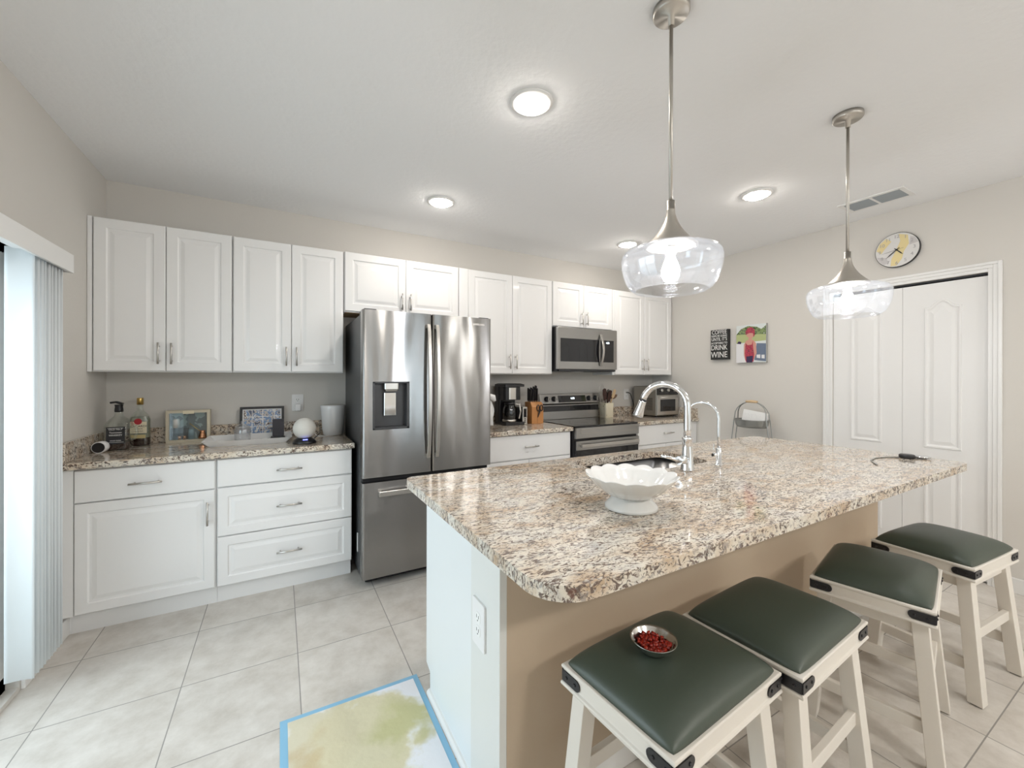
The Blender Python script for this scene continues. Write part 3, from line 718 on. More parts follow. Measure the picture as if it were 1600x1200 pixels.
# ------------------------------------------------------------------ island
IX0, IX1, IY0, IY1 = 1.443, 4.09, -1.757, -2.873
PX, KY = 1.525, -2.505
def island():
    r = thing('island_cabinet', 'white kitchen island base with beige knee wall on the stool side', 'island', (2.8, -2.15, 0))
    xr = 4.068
    obj('end_panel', MB().prism([(-1.812, 0.10), (-1.862, 0.086), (-1.862, 0.0), (-2.30, 0.0), (-2.30, CT - 0.037), (-1.812, CT - 0.037)], PX, PX + 0.02, 'yz'), island_m, r, 0.001)
    obj('carcass', MB().box(PX + 0.02, xr, -2.30, -1.825, 0.10, 0.62).box(PX + 0.02, 2.2, -2.30, -1.825, 0.62, CT - 0.037).box(3.02, xr, -2.30, -1.825, 0.62, CT - 0.037), cab_m, r)
    obj('toe_kick', MB().box(PX + 0.02, xr, -2.29, -1.868, 0.0, 0.10), cab_m, r)
    obj('knee_wall_end', MB().box(PX - 0.004, PX + 0.02, KY + 0.001, -2.301, 0, CT - 0.037), mat('knee_end_paint', (0.70, 0.71, 0.69), 0.5), r, 0.001, label='pale end of the knee wall')
    obj('knee_wall', MB().box(PX + 0.02, xr, KY, -2.301, 0, CT - 0.037), knee_m, r, label='beige knee wall')
    obj('shoe_moulding', MB().prism([(PX, 0), (PX - 0.016, 0), (PX - 0.014, 0.010), (PX - 0.007, 0.017), (PX, 0.018)], KY, -1.862, 'xz'), trim_m, r)
    obj('baseboard', MB().box(PX + 0.02, xr, KY - 0.013, KY - 0.0005, 0, 0.085), trim_m, r, 0.004)
    xs = [PX + 0.02, 2.22, 3.02, 3.62, xr]
    for a, b in zip(xs[:-1], xs[1:]):
        m = MB(); y = -1.806
        def ring(d, dy): return [(a + 0.003 + d, y + dy, 0.115 + d), (b - 0.003 - d, y + dy, 0.115 + d), (b - 0.003 - d, y + dy, 0.85 - d), (a + 0.003 + d, y + dy, 0.85 - d)]
        m.loft([ring(0, -0.019), ring(0, -0.003), ring(0.004, 0), ring(0.055, 0), ring(0.061, -0.006), ring(0.071, -0.006), ring(0.091, -0.001)])
        obj('cabinet_door', m, cab_m, r)
    # top with sink cut-out
    out = []
    for cx, cy, rad, a0 in ((IX0 + 0.11, IY1 + 0.11, 0.11, 180), (IX1 - 0.05, IY1 + 0.05, 0.05, 270), (IX1 - 0.05, IY0 - 0.05, 0.05, 0), (IX0 + 0.04, IY0 - 0.04, 0.04, 90)):
        for i in range(13):
            a = radians(a0 + 90 * i / 12); out.append((cx + rad * cos(a), cy + rad * sin(a)))
    hole = rect_path(2.275, 2.955, -2.195, -1.845, 0.07, 7)
    t = thing('island_countertop', 'large speckled granite island countertop with rounded corners and a sink cut-out', 'countertop', (2.8, -2.3, CT - 0.036))
    obj('slab', MB().prism(out, CT - 0.036, CT, holes=[hole]), granite_m, t, 0.005, seg=3)
island()
def sink():
    r = thing('sink', 'undermount stainless sink in the island', 'sink', (2.615, -2.02, 0.65))
    a = (2.262, 2.968, -2.208, -1.832)
    rings = [rrect(a[0] - 0.02, a[1] + 0.02, a[2] - 0.02, a[3] + 0.02, 0.08, CT - 0.0375), rrect(*a, 0.075, CT - 0.0375), rrect(a[0] + 0.004, a[1] - 0.004, a[2] + 0.004, a[3] - 0.004, 0.075, 0.70), rrect(a[0] + 0.03, a[1] - 0.03, a[2] + 0.03, a[3] - 0.03, 0.07, 0.672)]
    inn = rings + [rrect(a[0] + 0.03, a[1] - 0.03, a[2] + 0.03, a[3] - 0.03, 0.07, 0.670)]
    obj('basin', MB().loft(inn, True, False, True), sink_m, r)
    obj('drain', MB().lathe([(0.045, 0.6725), (0.045, 0.675), (0.03, 0.674)], (2.615, -2.02, 0), 28), nickel_m, r)
sink()
def faucet():
    x, y = 2.650, -2.271
    r = thing('faucet', 'tall chrome pull-down gooseneck faucet at the sink', 'faucet', (x, y, CT))
    obj('base', MB().lathe([(0.031, CT), (0.031, CT + 0.006), (0.028, CT + 0.012), (0.027, CT + 0.06), (0.0225, CT + 0.11), (0.0215, CT + 0.145), (0.024, CT + 0.147), (0.024, CT + 0.155), (0.019, CT + 0.158)], (x, y, 0), 36), chrome_m, r)
    # arch leans towards the sink
    d = Vector((-0.42, 0.90, 0)).normalized(); P = []; R0 = 0.107; zc = 1.205
    P.append(Vector((x, y, CT + 0.15))); P.append(Vector((x, y, 1.10)))
    for i in range(17):
        a = pi - pi * 0.93 * i / 16; P.append(Vector((x, y, zc)) + d * (R0 + R0 * cos(a)) + Vector((0, 0, R0 * sin(a))))
    obj('neck', MB().tube(P, 0.0165, 16), chrome_m, r)
    e = P[-1]; t = (P[-1] - P[-2]).normalized(); nx = [e + t * s for s in (0, 0.008, 0.03, 0.075, 0.085)]
    h = obj('spray_head', MB().tube(nx, [0.0185, 0.0185, 0.019, 0.026, 0.0255], 18), chrome_m, r)
    c = e + t * 0.035; side = Vector((0.85, 0.35, 0)).normalized()
    obj('spray_button', MB().tube([c + side * 0.018, c + t * 0.03 + side * 0.022], 0.008, 10), black_m, h)
    obj('collar', MB().tube([e - t * 0.004, e + t * 0.002], 0.0192, 18), black_m, h)
    l = Vector((-0.93, -0.12, 0)).normalized(); b = Vector((x, y, CT + 0.055))
    hd = obj('lever_hub', MB().tube([b + l * 0.015, b + l * 0.045, b + l * 0.050, b + l * 0.075], [0.021, 0.021, 0.019, 0.019], 20), chrome_m, r)
    q = b + l * 0.07
    obj('lever', MB().tube([q, q + l * 0.03 + Vector((0, 0.03, 0.012)), q + l * 0.06 + Vector((0, 0.065, 0.018))], [0.009, 0.008, 0.006], 12), chrome_m, hd)
faucet()
def filter_tap():
    x, y = 2.887, -2.273
    r = thing('filter_faucet', 'slim chrome filtered-water tap beside the tall faucet', 'faucet', (x, y, CT))
    obj('base', MB().lathe([(0.020, CT), (0.020, CT + 0.005), (0.0135, CT + 0.007), (0.0135, CT + 0.085), (0.011, CT + 0.088)], (x, y, 0), 28), chrome_m, r)
    d = Vector((-0.35, 0.94, 0)).normalized(); R0 = 0.078; zc = 1.138; P = [Vector((x, y, CT + 0.08)), Vector((x, y, 1.05))]
    for i in range(15):
        a = pi - pi * 0.95 * i / 14; P.append(Vector((x, y, zc)) + d * (R0 + R0 * cos(a)) + Vector((0, 0, R0 * sin(a))))
    obj('spout', MB().tube(P, 0.0068, 12), chrome_m, r)
    l = Vector((-0.95, 0.1, 0)).normalized(); b = Vector((x, y, CT + 0.055))
    hb = obj('valve', MB().tube([b, b + l * 0.042], 0.0085, 14), chrome_m, r)
    obj('lever', MB().tube([b + l * 0.036, b + l * 0.036 + Vector((0, 0, 0.055))], 0.0035, 10), chrome_m, hb)
filter_tap()

def outlet_plate(name, label, mbs, parent=None):
    pass
# outlet on the island end (faces -x)
def outlet_x(label, x, y, z, w, h):
    r = thing('power_outlet', label, 'outlet', (x, y, z))
    obj('cover_plate', MB().prism(rect_path(y - w / 2, y + w / 2, z - h / 2, z + h / 2, 0.006, 4), x - 0.007, x, 'yz'), wplastic_m, r, 0.002)
    mb = MB()
    for dz in (-0.021, 0.021):
        mb.prism(rect_path(y - 0.017, y + 0.017, z + dz - 0.017, z + dz + 0.017, 0.012, 5), x - 0.0085, x - 0.007, 'yz')
    so = obj('socket_face', mb, paper_m, r)
    mb = MB()
    for dz in (-0.021, 0.021):
        for dy in (-0.007, 0.007): mb.box(x - 0.009, x - 0.0085, y + dy - 0.0012, y + dy + 0.0012, z + dz - 0.002, z + dz + 0.008)
        mb.lathe([(0.0025, 0), (0.0025, 0.0006)], (x - 0.0084, y, z + dz - 0.009), 10, axis='x')
    obj('slot', mb, gap_m, so)
    return r
outlet_x('white power outlet on the end of the island knee wall', PX - 0.0045, -2.372, 0.562, 0.088, 0.146)
def outlet_y(label, x, z, plug=False, w=0.078, h=0.125):
    y = -0.0005
    r = thing('power_outlet', label, 'outlet', (x, y, z))
    obj('cover_plate', MB().prism(rect_path(x - w / 2, x + w / 2, z - h / 2, z + h / 2, 0.005, 4), y - 0.007, y, 'xz'), wplastic_m, r, 0.002)
    mb = MB(); ms = MB()
    for dz in (-0.021, 0.021):
        mb.prism(rect_path(x - 0.017, x + 0.017, z + dz - 0.017, z + dz + 0.017, 0.012, 5), y - 0.0085, y - 0.007, 'xz')
        for dx in (-0.007, 0.007): ms.box(x + dx - 0.0012, x + dx + 0.0012, y - 0.009, y - 0.0085, z + dz - 0.002, z + dz + 0.008)
        ms.lathe([(0.0025, 0), (0.0025, 0.0006)], (x, y - 0.0084, z + dz - 0.009), 10, axis='y')
    so = obj('socket_face', mb, paper_m, r); obj('slot', ms, gap_m, so)
    return r
outlet_y('white wall outlet with a plug-in adapter, above the globe speaker', 1.083, 1.147)
outlet_y('white wall outlet behind the toaster oven cord', 4.527, 1.148)
ad = obj('plug_adapter', MB().box(1.066, 1.104, -0.042, -0.0095, 1.085, 1.137), wplastic_m, bevel=0.005)
tag(ad, 'small white plug adapter in the wall outlet', 'adapter')

# ------------------------------------------------------------------ island objects
def pedestal_bowl():
    x, y = 2.002, -2.544
    r = thing('pedestal_bowl', 'white scalloped ceramic pedestal bowl on the island', 'bowl', (x, y, CT))
    foot = [(0.083, 0.0), (0.088, 0.003), (0.086, 0.012), (0.076, 0.022), (0.066, 0.033), (0.060, 0.040), (0.050, 0.042)]
    obj('foot', MB().lathe([(a, b + CT) for a, b in foot], (x, y, 0), 48), ceramic_m, r)
    N = 14
    n = 112; rings = []
    prof = [(0.040, 0.036, 0), (0.062, 0.040, .25), (0.090, 0.054, .55), (0.116, 0.075, .8), (0.137, 0.098, .95), (0.150, 0.112, 1), (0.1515, 0.1145, 1), (0.149, 0.115, 1), (0.132, 0.098, .95), (0.110, 0.074, .8), (0.084, 0.056, .5), (0.050, 0.047, .2), (0.01, 0.046, 0)]
    for q, (rr, zz, k) in enumerate(prof):
        ring = []
        for i in range(n):
            a = 2 * pi * i / n; lob = abs(cos(a * N / 2)); fl = (lob ** 0.7 - 0.6) * 0.055 * k
            dz = 0.007 * (lob - 0.6) * max(0, k - 0.75) * 4
            ring.append((x + rr * (1 + fl) * cos(a), y + rr * (1 + fl) * sin(a), CT + zz + dz))
        rings.append(ring)
    obj('bowl_body', MB().loft(rings, True), ceramic_m, r)
pedestal_bowl()
r = thing('charging_puck', 'small black puck with a thin pale cord at the far end of the island', 'charger', (3.964, -2.665, CT))
obj('puck', MB().lathe([(0.030, CT + 0.001), (0.034, CT + 0.006), (0.034, CT + 0.018), (0.029, CT + 0.022)], (3.964, -2.665, 0), 28), black_m, r, label='black puck')
obj('cord', MB().tube([(3.935, -2.640, CT + 0.004), (3.88, -2.60, CT + 0.003), (3.80, -2.585, CT + 0.003), (3.70, -2.60, CT + 0.003), (3.63, -2.635, CT + 0.003), (3.588, -2.665, CT + 0.003)], 0.003, 8), galv_m, r, label='thin pale cord')
d = obj('silver_dish', MB().lathe([(0.020, 0.001), (0.036, 0.006), (0.040, 0.012), (0.037, 0.0125), (0.030, 0.008), (0.01, 0.005)], (4.03, -2.705, CT), 28), chrome_m, pivot=(4.03, -2.705, CT))
d.data.transform(Matrix.Identity(4)); tag(d, 'tiny silver dish beyond the black puck on the island', 'dish')

# ------------------------------------------------------------------ stools
def stool():
    r = thing('bar_stool', '', 'stool', (0, 0, 0), 'backless stools along the island')
    Wd, D = 0.460, 0.345; zt = 0.560
    def ring(e, z): return [(-Wd / 2 - e, -D / 2 - e, z), (Wd / 2 + e, -D / 2 - e, z), (Wd / 2 + e, D / 2 + e, z), (-Wd / 2 - e, D / 2 + e, z)]
    obj('seat_frame', MB().loft([ring(-0.012, 0.500), ring(0.002, 0.502), ring(0.005, 0.507), ring(0.004, 0.513), ring(-0.001, 0.516), ring(-0.001, 0.548), ring(0.003, 0.551), ring(0.003, 0.558), ring(0.0, zt)]), stoolw_m, r, 0.001)
    # cushion
    nx, ny = 26, 22; v = []; f = []
    for j in range(ny + 1):
        for i in range(nx + 1):
            u = -cos(pi * i / nx); w = -cos(pi * j / ny)
            h = (max(0, 1 - abs(u) ** 4.5) ** 0.5) * (max(0, 1 - abs(w) ** 4.5) ** 0.5)
            q = 1 - 0.025 * (abs(u) ** 8) * (abs(w) ** 8)
            v.append((u * (Wd / 2 - 0.006) * q, w * (D / 2 - 0.006) * q, zt + 0.004 + 0.040 * h + 0.010 * (1 - u * u) * (1 - w * w)))
    for j in range(ny):
        for i in range(nx): a = j * (nx + 1) + i; f.append((a, a + 1, a + nx + 2, a + nx + 1))
    mb = MB().add(v, f, True)
    per = [j * 1 for j in range(nx + 1)] + [j * (nx + 1) + nx for j in range(1, ny + 1)] + [ny * (nx + 1) + i for i in range(nx - 1, -1, -1)] + [j * (nx + 1) for j in range(ny - 1, 0, -1)]
    o = len(mb.v); mb.v += [Vector((v[i][0], v[i][1], zt)) for i in per]; k = len(per)
    for i in range(k): mb.f.append([per[i], per[(i + 1) % k], o + (i + 1) % k, o + i]); mb.sm.append(True); mb.mi.append(0)
    mb.f.append([o + i for i in reversed(range(k))]); mb.sm.append(False); mb.mi.append(0)
    obj('cushion', mb, leather_m, r, label='dark green leather cushion')
    # corner brackets
    for sx in (-1, 1):
        for sy in (-1, 1):
            mb = MB(); Ln = 0.068; zb0, zb1 = 0.517, 0.546; zm = (zb0 + zb1) / 2; hh = (zb1 - zb0) / 2
            def tab():
                p = [(0, -hh), (Ln - hh, -hh)]
                for i in range(1, 8): a = -pi / 2 + pi * i / 8; p.append((Ln - hh + hh * cos(a), hh * sin(a)))
                return p + [(Ln - hh, hh), (0, hh)]
            X, Y = sx * Wd / 2, sy * D / 2
            mb.prism([(X - sx * p[0], zm + p[1]) for p in tab()], Y, Y + sy * 0.003, 'xz')
            mb.prism([(Y - sy * p[0], zm + p[1]) for p in tab()], X, X + sx * 0.003, 'yz')
            for t in (0.018, 0.050):
                mb.lathe([(0.0045, 0), (0.004, 0.002), (0.002, 0.003)], (X - sx * t, Y + sy * 0.003 if sy < 0 else Y + 0.003, zm), 10, axis='y') if sy < 0 else None
                mb.lathe([(0.0045, 0), (0.004, 0.002), (0.002, 0.003)], (X - 0.003 if sx < 0 else X + 0.003, Y - sy * t, zm), 10, axis='x') if sx < 0 else None
            obj('corner_bracket', mb, black_m, r, label='black metal corner bracket')
    legs = {}
    for sx in (-1, 1):
        for sy in (-1, 1):
            a = Vector((sx * (Wd / 2 - 0.048), sy * (D / 2 - 0.040), 0.502)); b = Vector((sx * (Wd / 2 - 0.020), sy * (D / 2 + 0.004), 0.004))
            legs[sx, sy] = (a, b)
            def sec(p, w, d): return [(p.x - w, p.y - d, p.z), (p.x + w, p.y - d, p.z), (p.x + w, p.y + d, p.z), (p.x - w, p.y + d, p.z)]
            lg = obj('leg', MB().loft([sec(b, 0.025, 0.023), sec(a, 0.025, 0.022)]), stoolw_m, r, 0.002)
            obj('foot_pad', MB().box(b.x - 0.018, b.x + 0.018, b.y - 0.016, b.y + 0.016, 0, 0.004), black_m, lg)
    def at(s, z): a, b = legs[s]; t = (z - b.z) / (a.z - b.z); return b + (a - b) * t
    for sx in (-1, 1):
        p, q = at((sx, -1), 0.145), at((sx, 1), 0.145)
        obj('stretcher', MB().bar([p, q], 0.020, 0.042), stoolw_m, r, 0.002)
    for sy in (-1, 1):
        p, q = at((-1, sy), 0.265), at((1, sy), 0.265)
        obj('stretcher', MB().bar([p, q], 0.020, 0.042), stoolw_m, r, 0.002)
        p, q = at((-1, sy), 0.477), at((1, sy), 0.477)
        obj('apron', MB().bar([p, q], 0.018, 0.045), stoolw_m, r)
    for sx in (-1, 1):
        p, q = at((sx, -1), 0.477), at((sx, 1), 0.477)
        obj('apron', MB().bar([p, q], 0.018, 0.045), stoolw_m, r)
    return r
s0 = stool(); s0.location = (1.885, -2.800, 0); s0.rotation_euler = (0, 0, radians(4.2))
s0['label'] = 'backless stool with dark green cushion holding the metal food bowl'
dup(s0, (2.372, -2.810, 0), radians(3.6), 'backless stool with dark green cushion beside the one holding the food bowl')
dup(s0, (3.062, -2.842, 0), radians(12.5), 'backless stool with dark green cushion turned askew, second from the closet door')
dup(s0, (3.692, -2.872, 0), radians(-4.5), 'backless stool with dark green cushion standing closest to the closet door')

def food_bowl():
    x, y, z = 1.838, -2.785, 0.6145
    r = thing('metal_bowl', 'small shiny metal bowl of red food on the stool cushion', 'bowl', (x, y, z))
    obj('bowl_body', MB().lathe([(0.030, 0), (0.036, 0.001), (0.048, 0.014), (0.058, 0.029), (0.0605, 0.0315), (0.0605, 0.0325), (0.058, 0.032), (0.056, 0.029), (0.046, 0.015), (0.034, 0.004), (0.005, 0.003)], (x, y, z), 48), mat('polished_steel', (0.62, 0.61, 0.59), 0.16, 1.0), r)
    return x, y, z
bx, by, bz = food_bowl()
mb = MB(); rnd = random.Random(3)
for i in range(120):
    a = rnd.uniform(0, 2 * pi); q = 0.041 * sqrt(rnd.random()); hz = bz + 0.012 + 0.014 * (1 - (q / 0.042) ** 2) * rnd.uniform(0.3, 1.0) + 0.9 * max(0, q - 0.030)
    s = rnd.uniform(0.005, 0.0085); c = Vector((bx + q * cos(a), by + q * sin(a), hz))
    vs = []; ax = Matrix.Rotation(rnd.uniform(0, 6), 3, 'X') @ Matrix.Rotation(rnd.uniform(0, 6), 3, 'Z')
    for p in ((1, 0, 0), (-1, 0, 0), (0, 1.3, 0), (0, -1.3, 0), (0, 0, 0.9), (0, 0, -0.9)): vs.append(c + ax @ Vector(p) * s)
    mb.add(vs, [(0, 2, 4), (2, 1, 4), (1, 3, 4), (3, 0, 4), (2, 0, 5), (1, 2, 5), (3, 1, 5), (0, 3, 5)], True)
fo = obj('chopped_food', mb, food_m, pivot=(bx, by, bz)); tag(fo, 'heap of glossy red chopped food inside the metal bowl', 'food'); fo['kind'] = 'stuff'

# ------------------------------------------------------------------ puppy pad
def pad():
    x0, x1, y0, y1 = 0.968, 1.505, -2.27, -1.728
    cx, cy = (x0 + x1) / 2, (y0 + y1) / 2
    r = thing('puppy_pad', 'stained absorbent puppy pad with blue border on the tile floor by the island', 'pad', (cx, cy, 0))
    def sheet(a, b, c, d, z, nn=24):
        v = []; f = []
        for j in range(nn + 1):
            for i in range(nn + 1):
                u, w = i / nn, j / nn; x = a + (b - a) * u; y = c + (d - c) * w
                rip = 0.0022 * (sin(17 * x + 9 * y) + sin(31 * y - 12 * x)) * min(1, 4 * min(u, 1 - u), 4 * min(w, 1 - w))
                v.append((x, y - 0.012 * (x - cx), z + max(0, rip)))
        for j in range(nn):
            for i in range(nn): q = j * (nn + 1) + i; f.append((q, q + 1, q + nn + 2, q + nn + 1))
        n = len(v); v2 = v + [(p[0], p[1], p[2] - 0.001) for p in v]; f2 = f + [tuple(n + i for i in reversed(q)) for q in f]
        return MB().add(v2, f2, True)
    obj('backing_sheet', sheet(x0, x1, y0, y1, 0.002), padblue_m, r, label='blue plastic backing')
    o = obj('absorbent_sheet', sheet(x0 + 0.026, x1 - 0.022, y0 + 0.024, y1 - 0.022, 0.0038), pad_m, r, label='white sheet with yellow stains')
pad()

# ------------------------------------------------------------------ wall with closet: clock, sign, photo
def clock():
    c = (XR - 0.001, -2.315, 2.295); R = 0.127
    r = thing('wall_clock', 'round yellow and grey wall clock above the closet door', 'clock', c)
    obj('case', MB().lathe([(R, 0), (R, 0.022), (R - 0.004, 0.024)], c, 56, axis='x'), dark_m, r)
    xf = c[0] - 0.0245
    fy = mat('clock_face_pale', (0.66, 0.65, 0.64), 0.45); ye = mat('clock_face_yellow', (0.72, 0.60, 0.30), 0.45); gr = mat('clock_face_grey', (0.52, 0.50, 0.50), 0.45)
    obj('face', MB().lathe([(R - 0.003, 0), (R - 0.004, 0.001)], (xf, c[1], c[2]), 56, axis='x'), fy, r)
    def patch(name, pts, m):
        obj(name, MB().prism([(c[1] - p[0], c[2] + p[1]) for p in pts], xf - 0.0016, xf - 0.001, 'yz'), m, r)
    patch('face_patch', [(0.012, 0.115), (0.062, 0.095), (0.068, 0.03), (0.04, -0.02), (0.03, -0.07), (0.0, -0.115), (-0.035, -0.115), (-0.03, -0.06), (-0.002, 0.0), (0.02, 0.06)], ye)
    patch('face_patch', [(-0.118, 0.02), (-0.10, 0.065), (-0.06, 0.10), (-0.03, 0.07), (-0.07, 0.02), (-0.09, -0.01)], ye)
    patch('face_patch', [(-0.115, -0.03), (-0.06, -0.045), (-0.045, -0.09), (-0.075, -0.095), (-0.105, -0.06)], gr)
    patch('face_patch', [(0.07, 0.02), (0.118, 0.03), (0.10, 0.07), (0.075, 0.08)], gr)
    mb = MB()
    for k in range(1, 13):
        a = radians(90 - 30 * k); mb.text(str(k), 0.034, frame_x(xf - 0.0022, c[1] - 0.098 * cos(a), c[2] + 0.098 * sin(a)), 0.0004)
    obj('numerals', mb, mat('clock_ink', (0.36, 0.35, 0.36), 0.5), r)
    def hand(name, deg, ln, w, back, x):
        a = radians(90 - deg); d = Vector((0, -cos(a), sin(a))); s = Vector((0, sin(a), cos(a))); o = Vector((x, c[1], c[2]))
        pts = [o - d * back - s * w * 0.5, o - d * back + s * w * 0.5, o + d * ln * 0.6 + s * w, o + d * ln, o + d * ln * 0.6 - s * w]
        n = len(pts); obj(name, MB().add(pts + [p + Vector((-0.001, 0, 0)) for p in pts], [tuple(range(n)), tuple(range(2 * n - 1, n - 1, -1))] + [(i, (i + 1) % n, n + (i + 1) % n, n + i) for i in range(n)]), ink_b, r)
    hand('hour_hand', 138, 0.055, 0.004, 0.018, xf - 0.004); hand('minute_hand', 229, 0.082, 0.0035, 0.022, xf - 0.0055); hand('second_hand', 260, 0.088, 0.0009, 0.04, xf - 0.007)
    obj('hub', MB().lathe([(0.006, 0), (0.006, 0.009)], (xf, c[1], c[2]), 16, axis='x'), ink_b, r)
clock()
def sign():
    y0, y1, z0, z1 = -1.012, -0.820, 1.533, 1.843; x = XR - 0.042
    r = thing('wine_sign', 'black box sign with white words about coffee and wine', 'sign', (XR, (y0 + y1) / 2, z0))
    obj('board', MB().box(x, XR - 0.001, y0, y1, z0, z1), ink_b, r, 0.0015)
    mb = MB(); cy = (y0 + y1) / 2
    for t, size, z, sx in (('COFFEE', 0.060, 1.815, 0.80), ('KEEPS ME GOING', 0.030, 1.777, 0.74), ("UNTIL IT'S", 0.048, 1.742, 0.78), ('ACCEPTABLE TO', 0.030, 1.703, 0.78), ('DRINK', 0.075, 1.655, 0.80), ('WINE', 0.086, 1.580, 0.82)):
        mb.text(t, size, frame_x(x - 0.001, cy, z), 0.0007, sx=sx)
    obj('lettering', mb, ink_w, r, label='white capital letters')
sign()
def canvas():
    y0, y1, z0, z1 = -1.380, -1.093, 1.493, 1.860; x = XR - 0.030; Wd, H = y1 - y0, z1 - z0
    r = thing('photo_canvas', 'canvas photo print of a child in red plaid hat and apron', 'picture', (XR, (y0 + y1) / 2, z0))
    obj('canvas_block', MB().box(x, XR - 0.001, y0, y1, z0, z1), mat('canvas_side', (0.38, 0.38, 0.37), 0.7), r, 0.001)
    grass = mat('photo_grass', (0.42, 0.47, 0.22), 0.6); car = mat('photo_white', (0.72, 0.72, 0.74), 0.6); blue = mat('photo_blue_grey', (0.14, 0.18, 0.26), 0.6)
    skin = mat('photo_skin', (0.60, 0.30, 0.24), 0.6); sky = mat('photo_sky', (0.66, 0.70, 0.70), 0.6); navy = mat('photo_navy', (0.035, 0.02, 0.07), 0.6)
    ms = [sky, foliage_p, grass, car, blue, skin, plaid_m, navy]; mb = MB()
    def P(pts, mi, lay): mb.prism([(y1 - Wd * p[0], z0 + H * p[1]) for p in pts], x - 0.0004 * lay - 0.0004, x - 0.0004 * lay, 'yz', mi=mi)
    P([(0, 0), (1, 0), (1, 1), (0, 1)], 0, 0)
    P([(0, 0.76), (0.15, 0.9), (0.4, 0.97), (0.7, 0.93), (0.85, 0.86), (1, 0.95), (1, 0.6), (0, 0.6)], 1, 1)
    P([(0, 0.52), (1, 0.56), (1, 0.72), (0, 0.76)], 2, 2)
    P([(0, 0.52), (0.35, 0.48), (0.38, 0), (0, 0)], 3, 3); P([(0.02, 0.52), (0.08, 0.58), (0.18, 0.56), (0.16, 0.5)], 7, 3)
    P([(0.7, 0.5), (1, 0.48), (1, 0.02), (0.62, 0.06), (0.66, 0.22)], 4, 3); P([(0.70, 0.12), (0.82, 0.1), (0.82, 0.2), (0.70, 0.2)], 3, 4); P([(0.86, 0.1), (0.96, 0.09), (0.96, 0.19), (0.86, 0.19)], 3, 4)
    P([(0.27, 0.2), (0.27, 0.48), (0.34, 0.58), (0.42, 0.60), (0.43, 0.66), (0.36, 0.70), (0.36, 0.80), (0.60, 0.80), (0.60, 0.68), (0.52, 0.62), (0.60, 0.58), (0.68, 0.5), (0.70, 0.24), (0.62, 0.10), (0.56, 0.0), (0.36, 0), (0.30, 0.1)], 5, 4)
    P([(0.33, 0.52), (0.40, 0.46), (0.54, 0.47), (0.58, 0.58), (0.58, 0.44), (0.62, 0.2), (0.60, 0.02), (0.34, 0.02), (0.30, 0.25)], 6, 5)
    P([(0.36, 0.16), (0.58, 0.18), (0.56, 0), (0.36, 0)], 7, 6)
    P([(0.32, 0.74), (0.33, 0.84), (0.40, 0.92), (0.54, 0.93), (0.63, 0.86), (0.64, 0.72), (0.60, 0.67), (0.58, 0.77), (0.46, 0.78)], 6, 6)
    obj('print', mb, ms, r, label='colour photograph of the child')
canvas()
def basket():
    x, yc = 4.79, -1.335
    r = thing('basket_stand', 'tiered wire basket stand with wooden handle against the wall behind the island', 'stand', (x, yc, 0))
    def arch(dx, fx):
        pts = [(x + fx, yc - 0.225, 0.005), (x + dx, yc - 0.170, 0.79), (x + dx, yc - 0.150, 0.95)]
        for i in range(1, 12):
            a = pi * i / 12; pts.append((x + dx * (1 - sin(a)), yc - 0.148 * cos(a), 0.97 + 0.150 * sin(a) ** 0.8))
        return pts + [(x + dx, yc + 0.150, 0.95), (x + dx, yc + 0.170, 0.79), (x + fx, yc + 0.225, 0.005)]
    obj('wire_frame', MB().tube(arch(-0.03, -0.10), 0.0045, 8).tube(arch(0.03, 0.09), 0.0045, 8), galv_m, r)
    obj('handle_grip', MB().tube([(x, yc - 0.052, 1.120), (x, yc, 1.123), (x, yc + 0.052, 1.120)], [0.011, 0.014, 0.011], 14), woodl_m, r, label='turned wooden handle')
    for z, sc in ((0.885, 1.0), (0.36, 1.15)):
        def oval(k, zz): return [(x + 0.115 * k * cos(2 * pi * i / 40), yc + 0.150 * k * sin(2 * pi * i / 40), zz) for i in range(40)]
        mb = MB().loft([oval(0.86 * sc, z), oval(0.93 * sc, z + 0.02), oval(0.99 * sc, z + 0.065), oval(1.0 * sc, z + 0.068), oval(0.975 * sc, z + 0.068), oval(0.91 * sc, z + 0.022), oval(0.84 * sc, z + 0.004)], True)
        t = obj('basket_tray', mb, galv_m, r)
        obj('rim_wire', MB().tube(oval(1.0 * sc, z + 0.069), 0.004, 8, closed=True), galv_m, t)
basket()
def napkins():
    mb = MB(); pts = [(-0.105, 0), (0.105, 0), (0.105, 0.10), (-0.105, 0.10)]
    mb.loft([[(a, 0.0, b) for a, b in pts], [(a, 0.06, b) for a, b in pts]])
    for k in range(7): mb.tube([(-0.07 + 0.023 * k + 0.012 * cos(t * 0.9), -0.0005, 0.05 + 0.022 * sin(t * 0.9)) for t in range(8)], 0.0012, 6)
    o = obj('napkin_pack', mb, paper_m, bevel=0.006)
    o.matrix_world = Matrix.Translation((4.755, -1.355, 0.894)) @ Matrix.Rotation(radians(-90), 4, 'Z') @ Matrix.Rotation(radians(-8), 4, 'X') @ Matrix.Rotation(radians(7), 4, 'Y') @ Matrix.Translation((0, 0, 0.045))
    tag(o, 'white embossed napkin pack leaning in the wire basket stand', 'napkins')
napkins()

